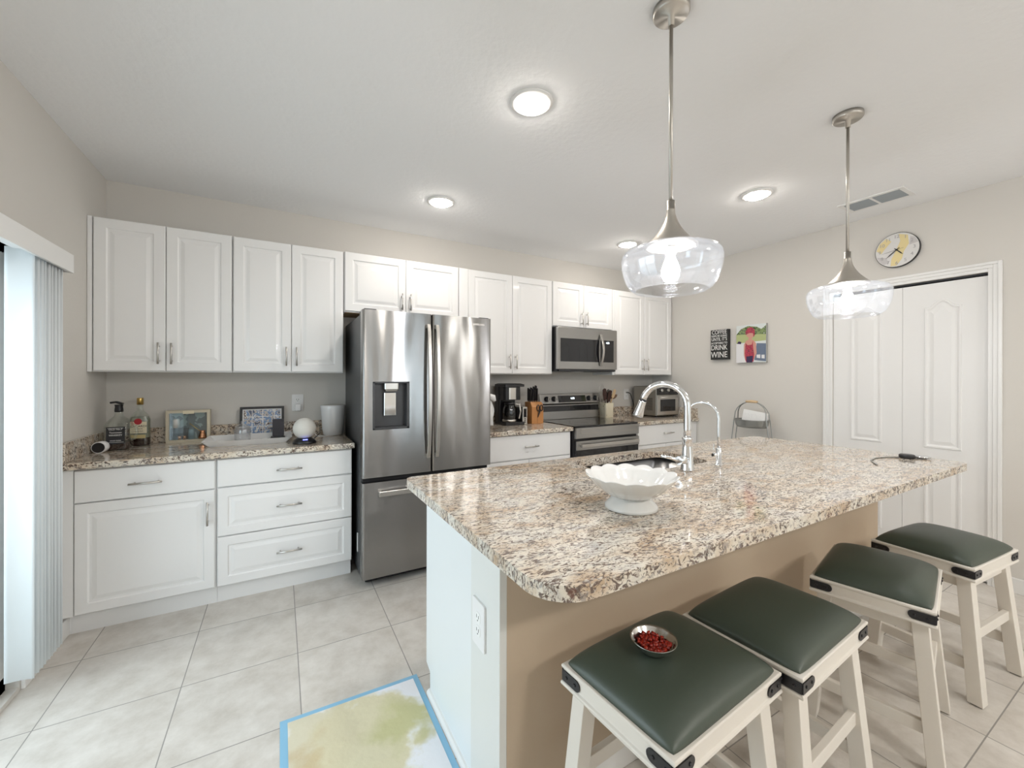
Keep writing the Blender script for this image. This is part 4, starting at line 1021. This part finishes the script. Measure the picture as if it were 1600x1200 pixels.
# ------------------------------------------------------------------ counter by the range
def coffee_maker():
    x, y = 2.845, -0.205
    r = thing('coffee_maker', 'black and stainless drip coffee maker beside the knife block', 'coffee maker', (x, y, CT))
    obj('base', MB().loft([rrect(x - 0.105, x + 0.105, y - 0.10, y + 0.12, 0.02, CT + z) for z in (0.0, 0.030)]), black_m, r, 0.003)
    obj('tower', MB().loft([rrect(x - 0.105, x + 0.075, y + 0.03, y + 0.12, 0.015, CT + z) for z in (0.030, 0.365)]), black_m, r)
    h = obj('brew_head', MB().loft([rrect(x - 0.105, x + 0.070, y - 0.085, y + 0.029, 0.03, CT + z) for z in (0.232, 0.352)]), black_m, r)
    obj('steel_band', MB().loft([rrect(x - 0.078, x + 0.030, y - 0.0885, y + 0.02, 0.03, CT + z) for z in (0.238, 0.345)]), nickel_m, h, label='stainless band')
    obj('lid', MB().loft([rrect(x - 0.108, x + 0.105, y - 0.095, y + 0.122, 0.02, CT + z) for z in (0.3535, 0.375)] + [rrect(x - 0.09, x + 0.085, y - 0.07, y + 0.11, 0.03, CT + 0.383)]), black_m, r)
    cx, cy = x - 0.030, y - 0.038
    c = obj('carafe', MB().lathe([(0.052, 0.034), (0.062, 0.05), (0.066, 0.10), (0.062, 0.15), (0.050, 0.185), (0.046, 0.19), (0.044, 0.185), (0.058, 0.15), (0.062, 0.10), (0.058, 0.05), (0.01, 0.038)], (cx, cy, CT), 40), carafe_gl, r, label='dark glass carafe')
    obj('carafe_lid', MB().lathe([(0.048, 0.190), (0.050, 0.200), (0.040, 0.212), (0.01, 0.214)], (cx, cy, CT), 32), black_m, c)
    obj('carafe_band', MB().lathe([(0.064, 0.033), (0.067, 0.036), (0.067, 0.052), (0.063, 0.054)], (cx, cy, CT), 40, cap0=False, cap1=False), nickel_m, c)
    obj('carafe_handle', MB().bar([(cx + 0.045, cy - 0.03, CT + 0.195), (cx + 0.075, cy - 0.055, CT + 0.19), (cx + 0.083, cy - 0.060, CT + 0.13), (cx + 0.072, cy - 0.05, CT + 0.06)], 0.016, 0.014, up=(0, -1, 0.01)), nickel_m, c, 0.003)
    p = obj('control_panel', MB().box(x + 0.078, x + 0.130, y - 0.095, y + 0.06, CT, CT + 0.165), nickel_m, r, 0.004)
    obj('display', MB().box(x + 0.090, x + 0.118, y - 0.0965, y - 0.095, CT + 0.07, CT + 0.150), blackgl_m, p)
    for k in range(3): obj('button', MB().lathe([(0.006, 0), (0.006, 0.003)], (x + 0.104, y - 0.0945, CT + 0.025 + 0.016 * k), 14, axis='y'), black_m, p)
coffee_maker()
def knife_block():
    x0, x1, y0, y1 = 3.035, 3.165, -0.285, -0.155
    r = thing('knife_block', 'slanted brown wooden knife block between coffee maker and range', 'knife block', ((x0 + x1) / 2, (y0 + y1) / 2, CT))
    obj('block', MB().prism([(y0, CT), (y1, CT), (y1, CT + 0.205), (y0 + 0.03, CT + 0.205), (y0, CT + 0.160)], x0, x1, 'yz'), wood_m, r, 0.003)
    obj('steel_badge', MB().box(3.096, 3.0975, y0 - 0.001, y0, CT + 0.005, CT + 0.12), ink_b, r)
    # knives stand in the block
    def knife(n, loc, ln, w):
        k = thing('kitchen_knife', '', 'knife', loc, 'knives in the wooden block')
        x, y, z = loc; d = Vector((-0.16, -0.26, 0.95)).normalized(); o = Vector(loc)
        obj('handle', MB().bar([o, o + d * ln * 0.5, o + d * ln], w, 0.013, up=(1, 0, 0)), black_m, k, 0.003)
        obj('bolster', MB().bar([o - d * 0.012, o - d * 0.0005], w * 0.9, 0.012, up=(1, 0, 0)), nickel_m, k)
        return k
    ks = [(3.056, -0.225, 0.115, 0.024), (3.080, -0.225, 0.120, 0.024), (3.105, -0.220, 0.105, 0.022), (3.130, -0.220, 0.125, 0.024), (3.060, -0.180, 0.125, 0.026), (3.090, -0.180, 0.130, 0.026), (3.120, -0.180, 0.140, 0.026), (3.145, -0.178, 0.150, 0.026)]
    for i, (x, y, ln, w) in enumerate(ks):
        k = knife(i, (x, y, CT + 0.218), ln, w); k['label'] = 'black-handled knife standing in the wooden block'
    sh = thing('kitchen_shears', 'black-handled kitchen shears hung on the front of the knife block', 'scissors', (3.118, y0 - 0.01, CT + 0.1))
    for s in (-1, 1):
        obj('handle', MB().tube([(3.118 + s * 0.018 + 0.015 * cos(t), y0 - 0.008, CT + 0.150 + 0.028 * sin(t)) for t in [2 * pi * i / 18 for i in range(18)]], 0.005, 8, closed=True), black_m, sh)
    obj('blade', MB().prism([(3.108, CT + 0.125), (3.130, CT + 0.125), (3.098, CT + 0.06), (3.094, CT + 0.06)], y0 - 0.010, y0 - 0.006, 'xz'), black_m, sh)
knife_block()
def crock():
    x, y = 4.105, -0.13
    r = thing('utensil_crock', 'cream ceramic utensil crock with a small printed motif beside the range', 'crock', (x, y, CT))
    obj('crock_body', MB().loft([rrect(x - a, x + a, y - a, y + a, 0.02, CT + z) for a, z in ((0.055, 0), (0.058, 0.004), (0.060, 0.16), (0.058, 0.164), (0.054, 0.162), (0.052, 0.01))], True), crock_m, r)
    def ut(name, label, cat, base, tip, head):
        u = thing(name, label, cat, base)
        b, t = Vector(base), Vector(tip)
        obj('handle', MB().tube([b, (b + t) / 2, t], 0.005, 8), head[1], u)
        obj('head', head[0](t, (t - b).normalized()), head[2], u)
    brown = mat('dark_brown_nylon', (0.045, 0.018, 0.014), 0.4)
    def paddle(w, h, th=0.006):
        def f(t, d):
            o = t; side = Vector((1, 0, 0)); side = (side - d * side.dot(d)).normalized(); nn = d.cross(side)
            pts = [(-w * 0.4, -0.01), (w * 0.4, -0.01), (w * 0.5, h * 0.5), (w * 0.42, h * 0.92), (0, h), (-w * 0.42, h * 0.92), (-w * 0.5, h * 0.5)]
            return MB().loft([[o + side * a + d * b + nn * th * s for a, b in pts] for s in (-0.5, 0.5)])
        return f
    def ladle(R):
        def f(t, d): return MB().lathe([(R * sin(a), -R * cos(a)) for a in (0.15, 0.5, 0.9, 1.3, 1.57)] + [(R * 0.93 * sin(a), -R * 0.93 * cos(a)) for a in (1.5, 1.2, 0.8, 0.3)], tuple(t), 24)
        return f
    def loop(w, h):
        def f(t, d):
            return MB().tube([t + Vector((w * sin(a), 0, h * (1 - cos(a)) * 0.5)) for a in [2 * pi * i / 24 for i in range(24)]], 0.0025, 6, closed=True)
        return f
    z0 = CT + 0.012
    ut('slotted_spatula', 'dark brown nylon spatula leaning in the utensil crock', 'spatula', (x + 0.01, y + 0.01, z0), (x - 0.046, y - 0.03, CT + 0.205), (paddle(0.052, 0.125), brown, brown))
    ut('serving_spoon', 'dark brown nylon spoon in the middle of the utensil crock', 'spoon', (x, y + 0.02, z0), (x + 0.010, y - 0.02, CT + 0.185), (paddle(0.050, 0.12, 0.010), brown, brown))
    ut('steel_ladle', 'shiny steel ladle standing in the utensil crock', 'ladle', (x + 0.02, y - 0.02, z0), (x + 0.030, y - 0.01, CT + 0.30), (ladle(0.030), nickel_m, nickel_m))
    ut('wooden_spoon', 'light wooden spoon standing in the utensil crock', 'spoon', (x - 0.01, y - 0.02, z0), (x + 0.058, y - 0.04, CT + 0.23), (paddle(0.040, 0.085, 0.008), woodl_m, woodl_m))
    ut('wire_whisk', 'thin wire whisk loop at the back of the utensil crock', 'whisk', (x - 0.02, y + 0.03, z0), (x - 0.036, y + 0.035, CT + 0.20), (loop(0.036, 0.17), nickel_m, nickel_m))
    ut('mesh_strainer', 'brown mesh strainer leaning out of the utensil crock towards the outlet', 'strainer', (x + 0.0, y, z0), (x + 0.110, y + 0.02, CT + 0.25), (ladle(0.052), woodl_m, mat('mesh_brown', (0.24, 0.15, 0.10), 0.5, 0.4)))
    ut('black_turner', 'black turner behind the wooden spoon in the utensil crock', 'turner', (x + 0.02, y + 0.03, z0), (x + 0.045, y + 0.03, CT + 0.21), (paddle(0.045, 0.10), black_m, black_m))
crock()
def toaster_oven():
    x0, x1, y0, y1, z0, z1 = 4.585, 4.945, -0.40, -0.07, CT + 0.015, 1.246
    r = thing('toaster_oven', 'stainless countertop toaster oven with black controls at the wall corner', 'toaster oven', ((x0 + x1) / 2, (y0 + y1) / 2, CT))
    obj('body', MB().box(x0, x1, y0, y1, z0, z1), mat('toaster_shell', (0.36, 0.345, 0.31), 0.38, 0.85), r, 0.006)
    mb = MB()
    for k in range(12): mb.box(x0 - 0.0008, x0, y0 + 0.05, y0 + 0.14, z0 + 0.06 + 0.012 * k, z0 + 0.065 + 0.012 * k)
    obj('side_vent_slots', mb, gap_m, r)
    obj('control_strip', MB().box(x0 + 0.006, x1 - 0.006, y0 - 0.008, y0, z1 - 0.095, z1 - 0.006), blackgl_m, r, 0.003)
    for kx in (4.66, 4.765, 4.87): obj('dial', MB().lathe([(0.017, 0), (0.016, 0.016), (0.012, 0.018)], (kx, y0 - 0.008, z1 - 0.045), 20, axis='y'), nickel_m, r)
    d = obj('door', MB().box(x0 + 0.006, x1 - 0.006, y0 - 0.012, y0, z0 + 0.012, z1 - 0.105), nickel_m, r, 0.003)
    obj('door_window', MB().box(x0 + 0.055, x1 - 0.06, y0 - 0.0135, y0 - 0.012, z0 + 0.05, z1 - 0.145), blackgl_m, d)
    mb = MB().tube([(x0 + 0.03, y0 - 0.036, z1 - 0.122), (x1 - 0.03, y0 - 0.036, z1 - 0.122)], 0.008, 12)
    for a in (x0 + 0.05, x1 - 0.05): mb.tube([(a, y0 - 0.036, z1 - 0.122), (a, y0 - 0.011, z1 - 0.122)], 0.006, 8)
    obj('handle', mb, nickel_m, d)
    for a in (x0 + 0.03, x1 - 0.03):
        for b in (y0 + 0.03, y1 - 0.03): obj('foot', MB().lathe([(0.012, CT), (0.012, z0 + 0.001)], (a, b, 0), 12), black_m, r)
    c = obj('power_cord', MB().tube([(4.60, -0.06, 1.00), (4.585, -0.05, 1.08), (4.555, -0.045, 1.155), (4.535, -0.03, 1.168), (4.527, -0.0105, 1.169)], 0.005, 8), black_m, r, label='black power cord')
toaster_oven()
def towel():
    x, y = 2.475, -0.36
    r = thing('towel_stand', 'white paper towel sheet hanging from a dark upright holder beside the refrigerator', 'paper towel', (x, y, CT))
    obj('stand', MB().lathe([(0.07, 0), (0.07, 0.008), (0.01, 0.012), (0.008, 0.29), (0.012, 0.30)], (x, y, CT), 28), black_m, r)
    obj('towel_roll', MB().lathe([(0.022, 0.014), (0.052, 0.016), (0.054, 0.10), (0.053, 0.255), (0.022, 0.257)], (x, y, CT), 36), mat('roll_grey', (0.20, 0.20, 0.20), 0.7), r, label='dark roll')
    v = []; f = []; n = 10
    for j in range(n + 1):
        for i in range(7):
            t = j / n; u = i / 6
            v.append((x + 0.018 + 0.075 * u * (0.55 + 0.55 * sin(pi * min(1, t * 1.4)) * 0.6 + 0.25 * t), y - 0.060 - 0.012 * sin(5 * u + 3 * t), CT + 0.245 - 0.215 * t))
    for j in range(n):
        for i in range(6): q = j * 7 + i; f.append((q, q + 1, q + 8, q + 7))
    m = len(v); obj('hanging_sheet', MB().add(v + [(p[0], p[1] + 0.002, p[2]) for p in v], f + [tuple(m + k for k in reversed(q)) for q in f], True), paper_m, r, label='white hanging sheet')
    obj('curled_end', MB().tube([(x - 0.02, y - 0.06, CT + 0.275), (x + 0.04, y - 0.055, CT + 0.285), (x + 0.085, y - 0.05, CT + 0.268), (x + 0.10, y - 0.05, CT + 0.235)], [0.012, 0.020, 0.026, 0.014], 14), paper_m, r, label='white curled end')
towel()

# ------------------------------------------------------------------ counter by the blinds
def bottle_big():
    x, y = 0.118, -0.225; w = 0.058
    r = thing('whiskey_bottle', 'large square glass whiskey bottle with black label and pourer', 'bottle', (x, y, CT))
    gl = [rrect(x - a, x + a, y - a, y + a, min(a * 0.6, 0.022), CT + z) for a, z in ((w - 0.004, 0), (w, 0.004), (w, 0.150), (w - 0.008, 0.168), (0.034, 0.188), (0.020, 0.202), (0.0175, 0.225), (0.0175, 0.238))]
    obj('glass', MB().loft(gl, True), bottle_gl, r, label='clear glass body')
    obj('spirit', MB().loft([rrect(x - a, x + a, y - a, y + a, 0.018, CT + z) for a, z in ((w - 0.008, 0.005), (w - 0.006, 0.012), (w - 0.006, 0.046))]), rum_m, r, label='dark spirit')
    lb = obj('front_label', MB().box(x - 0.042, x + 0.042, y - w - 0.0015, y - w - 0.0002, CT + 0.040, CT + 0.142), labelb_m, r, label='black label')
    mb = MB()
    for z, t, s in ((0.127, 'OLD No.7', 0.014), (0.108, 'Tennessee', 0.013), (0.092, 'WHISKEY', 0.014), (0.060, 'SOUR MASH', 0.009)): mb.text(t, s, frame_y(x, y - w - 0.002, CT + z), 0.0003)
    mb.box(x - 0.036, x + 0.036, y - w - 0.002, y - w - 0.0015, CT + 0.1335, CT + 0.1350).box(x - 0.036, x + 0.036, y - w - 0.002, y - w - 0.0015, CT + 0.0495, CT + 0.0510)
    obj('lettering', mb, ink_w, lb)
    obj('handle', MB().tube([(x + w - 0.004, y, CT + 0.15), (x + w + 0.020, y, CT + 0.135), (x + w + 0.024, y, CT + 0.095), (x + w + 0.012, y, CT + 0.06), (x + w - 0.002, y, CT + 0.055)], 0.008, 10), bottle_gl, r)
    p = obj('pourer', MB().lathe([(0.020, 0.226), (0.021, 0.236), (0.018, 0.258), (0.020, 0.268), (0.020, 0.271)], (x, y, CT), 24), black_m, r, label='black pourer cap')
    obj('pourer_lever', MB().bar([(x + 0.02, y, CT + 0.274), (x - 0.012, y, CT + 0.286), (x - 0.038, y, CT + 0.283)], 0.030, 0.012), black_m, p, 0.003)
bottle_big()
def bottle_rum():
    x, y = 0.188, -0.105; a, b = 0.052, 0.034
    r = thing('rum_bottle', 'gold-capped white rum bottle with red emblem label, behind the whiskey bottle', 'bottle', (x, y, CT))
    def R(ka, kb, z): return rrect(x - ka, x + ka, y - kb, y + kb, min(ka, kb) * 0.75, CT + z)
    gl = [R(a - 0.003, b - 0.003, 0), R(a, b, 0.004), R(a, b, 0.165), R(a - 0.006, b - 0.003, 0.185), R(0.030, 0.024, 0.208), R(0.016, 0.016, 0.225), R(0.0135, 0.0135, 0.240), R(0.0135, 0.0135, 0.272)]
    obj('glass', MB().loft(gl, True), bottle_gl, r, label='clear glass body')
    obj('spirit', MB().loft([R(a - 0.004, b - 0.004, 0.005), R(a - 0.003, b - 0.003, 0.010), R(a - 0.003, b - 0.003, 0.052)]), rum_m, r, label='dark spirit')
    obj('spirit', MB().loft([R(a - 0.004, b - 0.004, 0.053), R(a - 0.004, b - 0.004, 0.165), R(a - 0.012, b - 0.008, 0.185)]), rumc_m, r, label='pale spirit')
    lb = obj('front_label', MB().box(x - 0.040, x + 0.040, y - b - 0.0018, y - b - 0.0004, CT + 0.082, CT + 0.155), cream_m, r, label='cream label')
    em = obj('emblem', MB().lathe([(0.019, 0), (0.019, 0.0012)], (x - 0.002, y - b - 0.0016, CT + 0.156), 32, axis='y'), red_m, lb, label='red round emblem')
    obj('lettering', MB().text('BACARDI', 0.019, frame_y(x, y - b - 0.0022, CT + 0.126), 0.0003).text('SUPERIOR', 0.009, frame_y(x, y - b - 0.0022, CT + 0.110), 0.0003).text('WHITE RUM', 0.008, frame_y(x, y - b - 0.0022, CT + 0.095), 0.0003), ink_b, lb)
    obj('lower_label', MB().box(x - 0.034, x + 0.034, y - b - 0.0018, y - b - 0.0004, CT + 0.050, CT + 0.072), mat('label_gold', (0.60, 0.48, 0.24), 0.4, 0.3), r)
    obj('cap', MB().lathe([(0.0165, 0.262), (0.0165, 0.302), (0.0150, 0.305)], (x, y, CT), 28), gold_m, r, label='gold cap')
bottle_rum()
r = thing('security_camera', 'small white cylinder camera with dark face lying on the counter corner', 'camera', (0.075, -0.335, CT))
cc = Vector((0.062, -0.350, CT + 0.033)); dd = Vector((-0.12, -0.99, 0)).normalized()
obj('casing', MB().tube([cc - dd * 0.055, cc - dd * 0.048, cc], [0.026, 0.032, 0.0325], 28), wplastic_m, r)
obj('lens_face', MB().tube([cc - dd * 0.0002, cc + dd * 0.002], 0.0285, 28), black_m, r, label='dark lens face')
def shadow_box():
    x0, x1, y, z0, z1 = 0.310, 0.548, -0.085, CT, CT + 0.215
    r = thing('shadow_box', 'pale framed shadow box with a coffee-pot scene on the counter', 'picture', ((x0 + x1) / 2, y, CT))
    b = 0.018; mb = MB()
    for q in ((x0, x1, z0, z0 + b), (x0, x1, z1 - b, z1), (x0, x0 + b, z0 + b, z1 - b), (x1 - b, x1, z0 + b, z1 - b)): mb.box(q[0], q[1], y, y + 0.055, q[2], q[3])
    obj('frame', mb, mat('champagne_frame', (0.56, 0.50, 0.38), 0.4, 0.3), r)
    obj('backdrop', MB().box(x0 + b, x1 - b, y + 0.040, y + 0.046, z0 + b, z1 - b), glaze_m, r, label='mottled picture')
    dk = mat('slate_dark', (0.035, 0.04, 0.045), 0.5); bl = mat('dusty_blue', (0.20, 0.30, 0.36), 0.5)
    obj('printed_chest', MB().box(x0 + 0.024, x0 + 0.115, y + 0.030, y + 0.039, z0 + b, z0 + 0.095), dk, r)
    obj('printed_jar', MB().lathe([(0.020, 0), (0.020, 0.055), (0.012, 0.062)], (x0 + 0.052, y + 0.020, z0 + 0.098), 20), ceramic_m, r)
    obj('printed_tin', MB().lathe([(0.017, 0), (0.017, 0.062), (0.012, 0.070)], (x0 + 0.133, y + 0.022, z0 + b), 20), bl, r)
    obj('copper_pot', MB().lathe([(0.022, 0), (0.024, 0.01), (0.014, 0.045), (0.018, 0.055)], (x0 + 0.195, y + 0.010, z0 + 0.020), 24), copper_m, r, label='small copper pot')
    obj('pot_handle', MB().tube([(x0 + 0.185, y + 0.008, z0 + 0.068), (x0 + 0.125, y + 0.010, z0 + 0.125)], 0.003, 8), gold_m, r)
    obj('copper_cup', MB().lathe([(0.009, 0), (0.012, 0.025)], (x0 + 0.070, y + 0.020, z0 + b), 18), copper_m, r)
    obj('copper_cup', MB().lathe([(0.009, 0), (0.012, 0.025)], (x0 + 0.097, y + 0.020, z0 + b), 18), copper_m, r)
    obj('title_plate', MB().box(x0 + 0.09, x0 + 0.15, y - 0.001, y, z1 - 0.024, z1 - 0.004), cream_m, r)
    obj('glazing', MB().box(x0 + b, x1 - b, y + 0.003, y + 0.005, z0 + b, z1 - b), pane_gl, r, label='glass front')
shadow_box()
def tray():
    x0, x1, y0, y1 = 0.575, 1.005, -0.40, -0.13
    r = thing('serving_tray', 'white rectangular tray with sloped sides holding odds and ends', 'tray', ((x0 + x1) / 2, (y0 + y1) / 2, CT))
    def R(e, z): return rrect(x0 - e, x1 + e, y0 - e, y1 + e, 0.012, CT + z, 3)
    obj('tray_body', MB().loft([R(0, 0.0), R(0.030, 0.036), R(0.032, 0.037), R(0.034, 0.035)][:3] + [R(0.027, 0.037), R(-0.004, 0.004)]), wplastic_m, r)
    z = CT + 0.0045
    o = obj('paper_card', MB().loft([[(0.585, -0.38, z + 0.008), (0.70, -0.35, z + 0.001), (0.72, -0.17, z + 0.001), (0.60, -0.19, z + 0.010)], [(0.585, -0.38, z + 0.010), (0.70, -0.35, z + 0.003), (0.72, -0.17, z + 0.003), (0.60, -0.19, z + 0.012)]]), paper_m); tag(o, 'bent white card lying in the white tray', 'card')
    j = thing('glass_jar', 'small clear round jar with knob lid in the white tray', 'jar', (0.745, -0.235, z))
    obj('jar_body', MB().lathe([(0.038, 0), (0.047, 0.006), (0.049, 0.075), (0.042, 0.092), (0.040, 0.090), (0.046, 0.073), (0.044, 0.008), (0.005, 0.004)], (0.745, -0.235, z), 32), thin_glass('frosted_jar', (0.96, 0.96, 0.96), 0.15, 0.14, 0.5, haze=0.10), j)
    obj('jar_lid', MB().lathe([(0.044, 0.093), (0.042, 0.100), (0.022, 0.114), (0.009, 0.120), (0.013, 0.131), (0.004, 0.138)], (0.745, -0.235, z), 32), MATS['frosted_jar'], j)
    p = obj('folded_glasses', MB().tube([(0.815, -0.30, z + 0.008), (0.85, -0.31, z + 0.012), (0.885, -0.30, z + 0.010), (0.90, -0.27, z + 0.008)], 0.006, 8).tube([(0.82, -0.28, z + 0.006), (0.89, -0.255, z + 0.006)], 0.004, 8), black_m); tag(p, 'black folded eyeglasses lying in the white tray', 'glasses')
    for i, (x, y, a, lab) in enumerate(((0.93, -0.33, 0.15, 'silver pen lying along the edge of the white tray'), (0.925, -0.30, -0.1, 'silver pen lying behind the other pen in the white tray'))):
        o = obj('pen', MB().tube([(x - 0.06 * cos(a), y - 0.06 * sin(a), z + 0.006), (x + 0.05 * cos(a), y + 0.05 * sin(a), z + 0.006), (x + 0.06 * cos(a), y + 0.06 * sin(a), z + 0.006)], [0.005, 0.005, 0.001], 10), nickel_m); tag(o, lab, 'pen')
    ph = thing('phone_stand', 'black phone standing upright on its dock in the white tray', 'phone', (0.955, -0.19, z))
    obj('dock', MB().loft([rrect(0.905, 1.000, -0.225, -0.155, 0.008, z), rrect(0.910, 0.995, -0.220, -0.160, 0.008, z + 0.014)]), black_m, ph)
    def PH(e): return [(0.955 - 0.036 + a, -0.205 + e + 0.25 * (b), z + 0.014 + b) for a, b in rect_path(0, 0.072, 0, 0.120, 0.010, 4)]
    obj('phone_body', MB().loft([PH(0), PH(0.012)]), mat('phone_dark', (0.015, 0.013, 0.022), 0.4), ph)
tray()
def collage():
    x0, x1, z0, z1 = 0.715, 0.992, CT + 0.001, CT + 0.222
    r = thing('framed_collage', 'black framed photo collage leaning on the backsplash behind the tray', 'picture', ((x0 + x1) / 2, -0.06, CT))
    # leaning: y moves from -0.06 at the foot to -0.026 at the top
    def Y(z): return -0.064 + 0.036 * (z - z0) / (z1 - z0)
    def slabp(mb, a, b, c, d, t0, t1): mb.loft([[(a, Y(c) + t, c), (b, Y(c) + t, c), (b, Y(d) + t, d), (a, Y(d) + t, d)] for t in (t0, t1)]); return mb
    fr = MB(); w = 0.016
    for q in ((x0, x1, z0, z0 + w), (x0, x1, z1 - w, z1), (x0, x0 + w, z0 + w, z1 - w), (x1 - w, x1, z0 + w, z1 - w)): slabp(fr, *q, -0.010, 0.004)
    obj('frame', fr, black_m, r)
    obj('mount', slabp(MB(), x0 + w, x1 - w, z0 + w, z1 - w, -0.003, 0.003), paper_m, r)
    rnd = random.Random(5); mb = MB()
    xs = [x0 + 0.022, x0 + 0.075, x0 + 0.140, x0 + 0.215, x1 - 0.022]; zs = [z0 + 0.022, z0 + 0.080, z0 + 0.150, z1 - 0.022]
    for i in range(4):
        for j in range(3): slabp(mb, xs[i] + 0.002, xs[i + 1] - 0.002, zs[j] + 0.002, zs[j + 1] - 0.002, -0.0042, -0.003)
    obj('photo_prints', mb, collage_m, r, label='small colour photo prints')
collage()
def globe():
    x, y = 1.108, -0.500
    r = thing('smart_speaker', 'pale globe smart speaker on a black dock with blue light', 'speaker', (x, y, CT))
    b = obj('dock', MB().lathe([(0.070, 0), (0.073, 0.004), (0.064, 0.020), (0.048, 0.034), (0.030, 0.038)], (x, y, CT), 40), black_m, r, label='black dock')
    R = 0.070
    obj('globe', MB().lathe([(R * cos(t), CT + 0.028 + R + R * sin(t)) for t in [radians(-68 + 158 * i / 18) for i in range(19)]], (x, y, 0), 40), gfabric_m, r, label='pale fabric globe')
    obj('status_light', MB().box(x - 0.012, x + 0.016, y - 0.0565, y - 0.048, CT + 0.026, CT + 0.032), blue_glow, b, label='blue light strip')
    obj('cable', MB().tube([(x + 0.05, y + 0.03, CT + 0.012), (x + 0.10, y + 0.09, CT + 0.05), (x + 0.105, y + 0.15, CT + 0.095), (x + 0.07, y + 0.22, CT + 0.085), (x + 0.04, y + 0.32, CT + 0.03), (x + 0.03, y + 0.42, CT + 0.01)], 0.0026, 8), black_m, r)
globe()
def white_speaker():
    x, y = 1.318, -0.155
    r = thing('cylinder_speaker', 'glossy white tapered cylinder speaker against the refrigerator', 'speaker', (x, y, CT))
    obj('shell', MB().lathe([(0.062, 0), (0.070, 0.006), (0.076, 0.05), (0.087, 0.20), (0.089, 0.222), (0.087, 0.226), (0.080, 0.228)], (x, y, CT), 48), mat('gloss_white', (0.78, 0.79, 0.80), 0.08, coat=0.5), r)
    obj('top_recess', MB().lathe([(0.0795, 0.2275), (0.077, 0.229), (0.01, 0.2292)], (x, y, CT), 48), gfabric_m, r)
    obj('cable', MB().tube([(x + 0.03, y - 0.055, CT + 0.006), (x - 0.03, y - 0.085, CT + 0.004), (x - 0.10, y - 0.07, CT + 0.004), (x - 0.115, y - 0.02, CT + 0.004), (x - 0.135, y + 0.05, CT + 0.03)], 0.0025, 8), wplastic_m, r)
white_speaker()
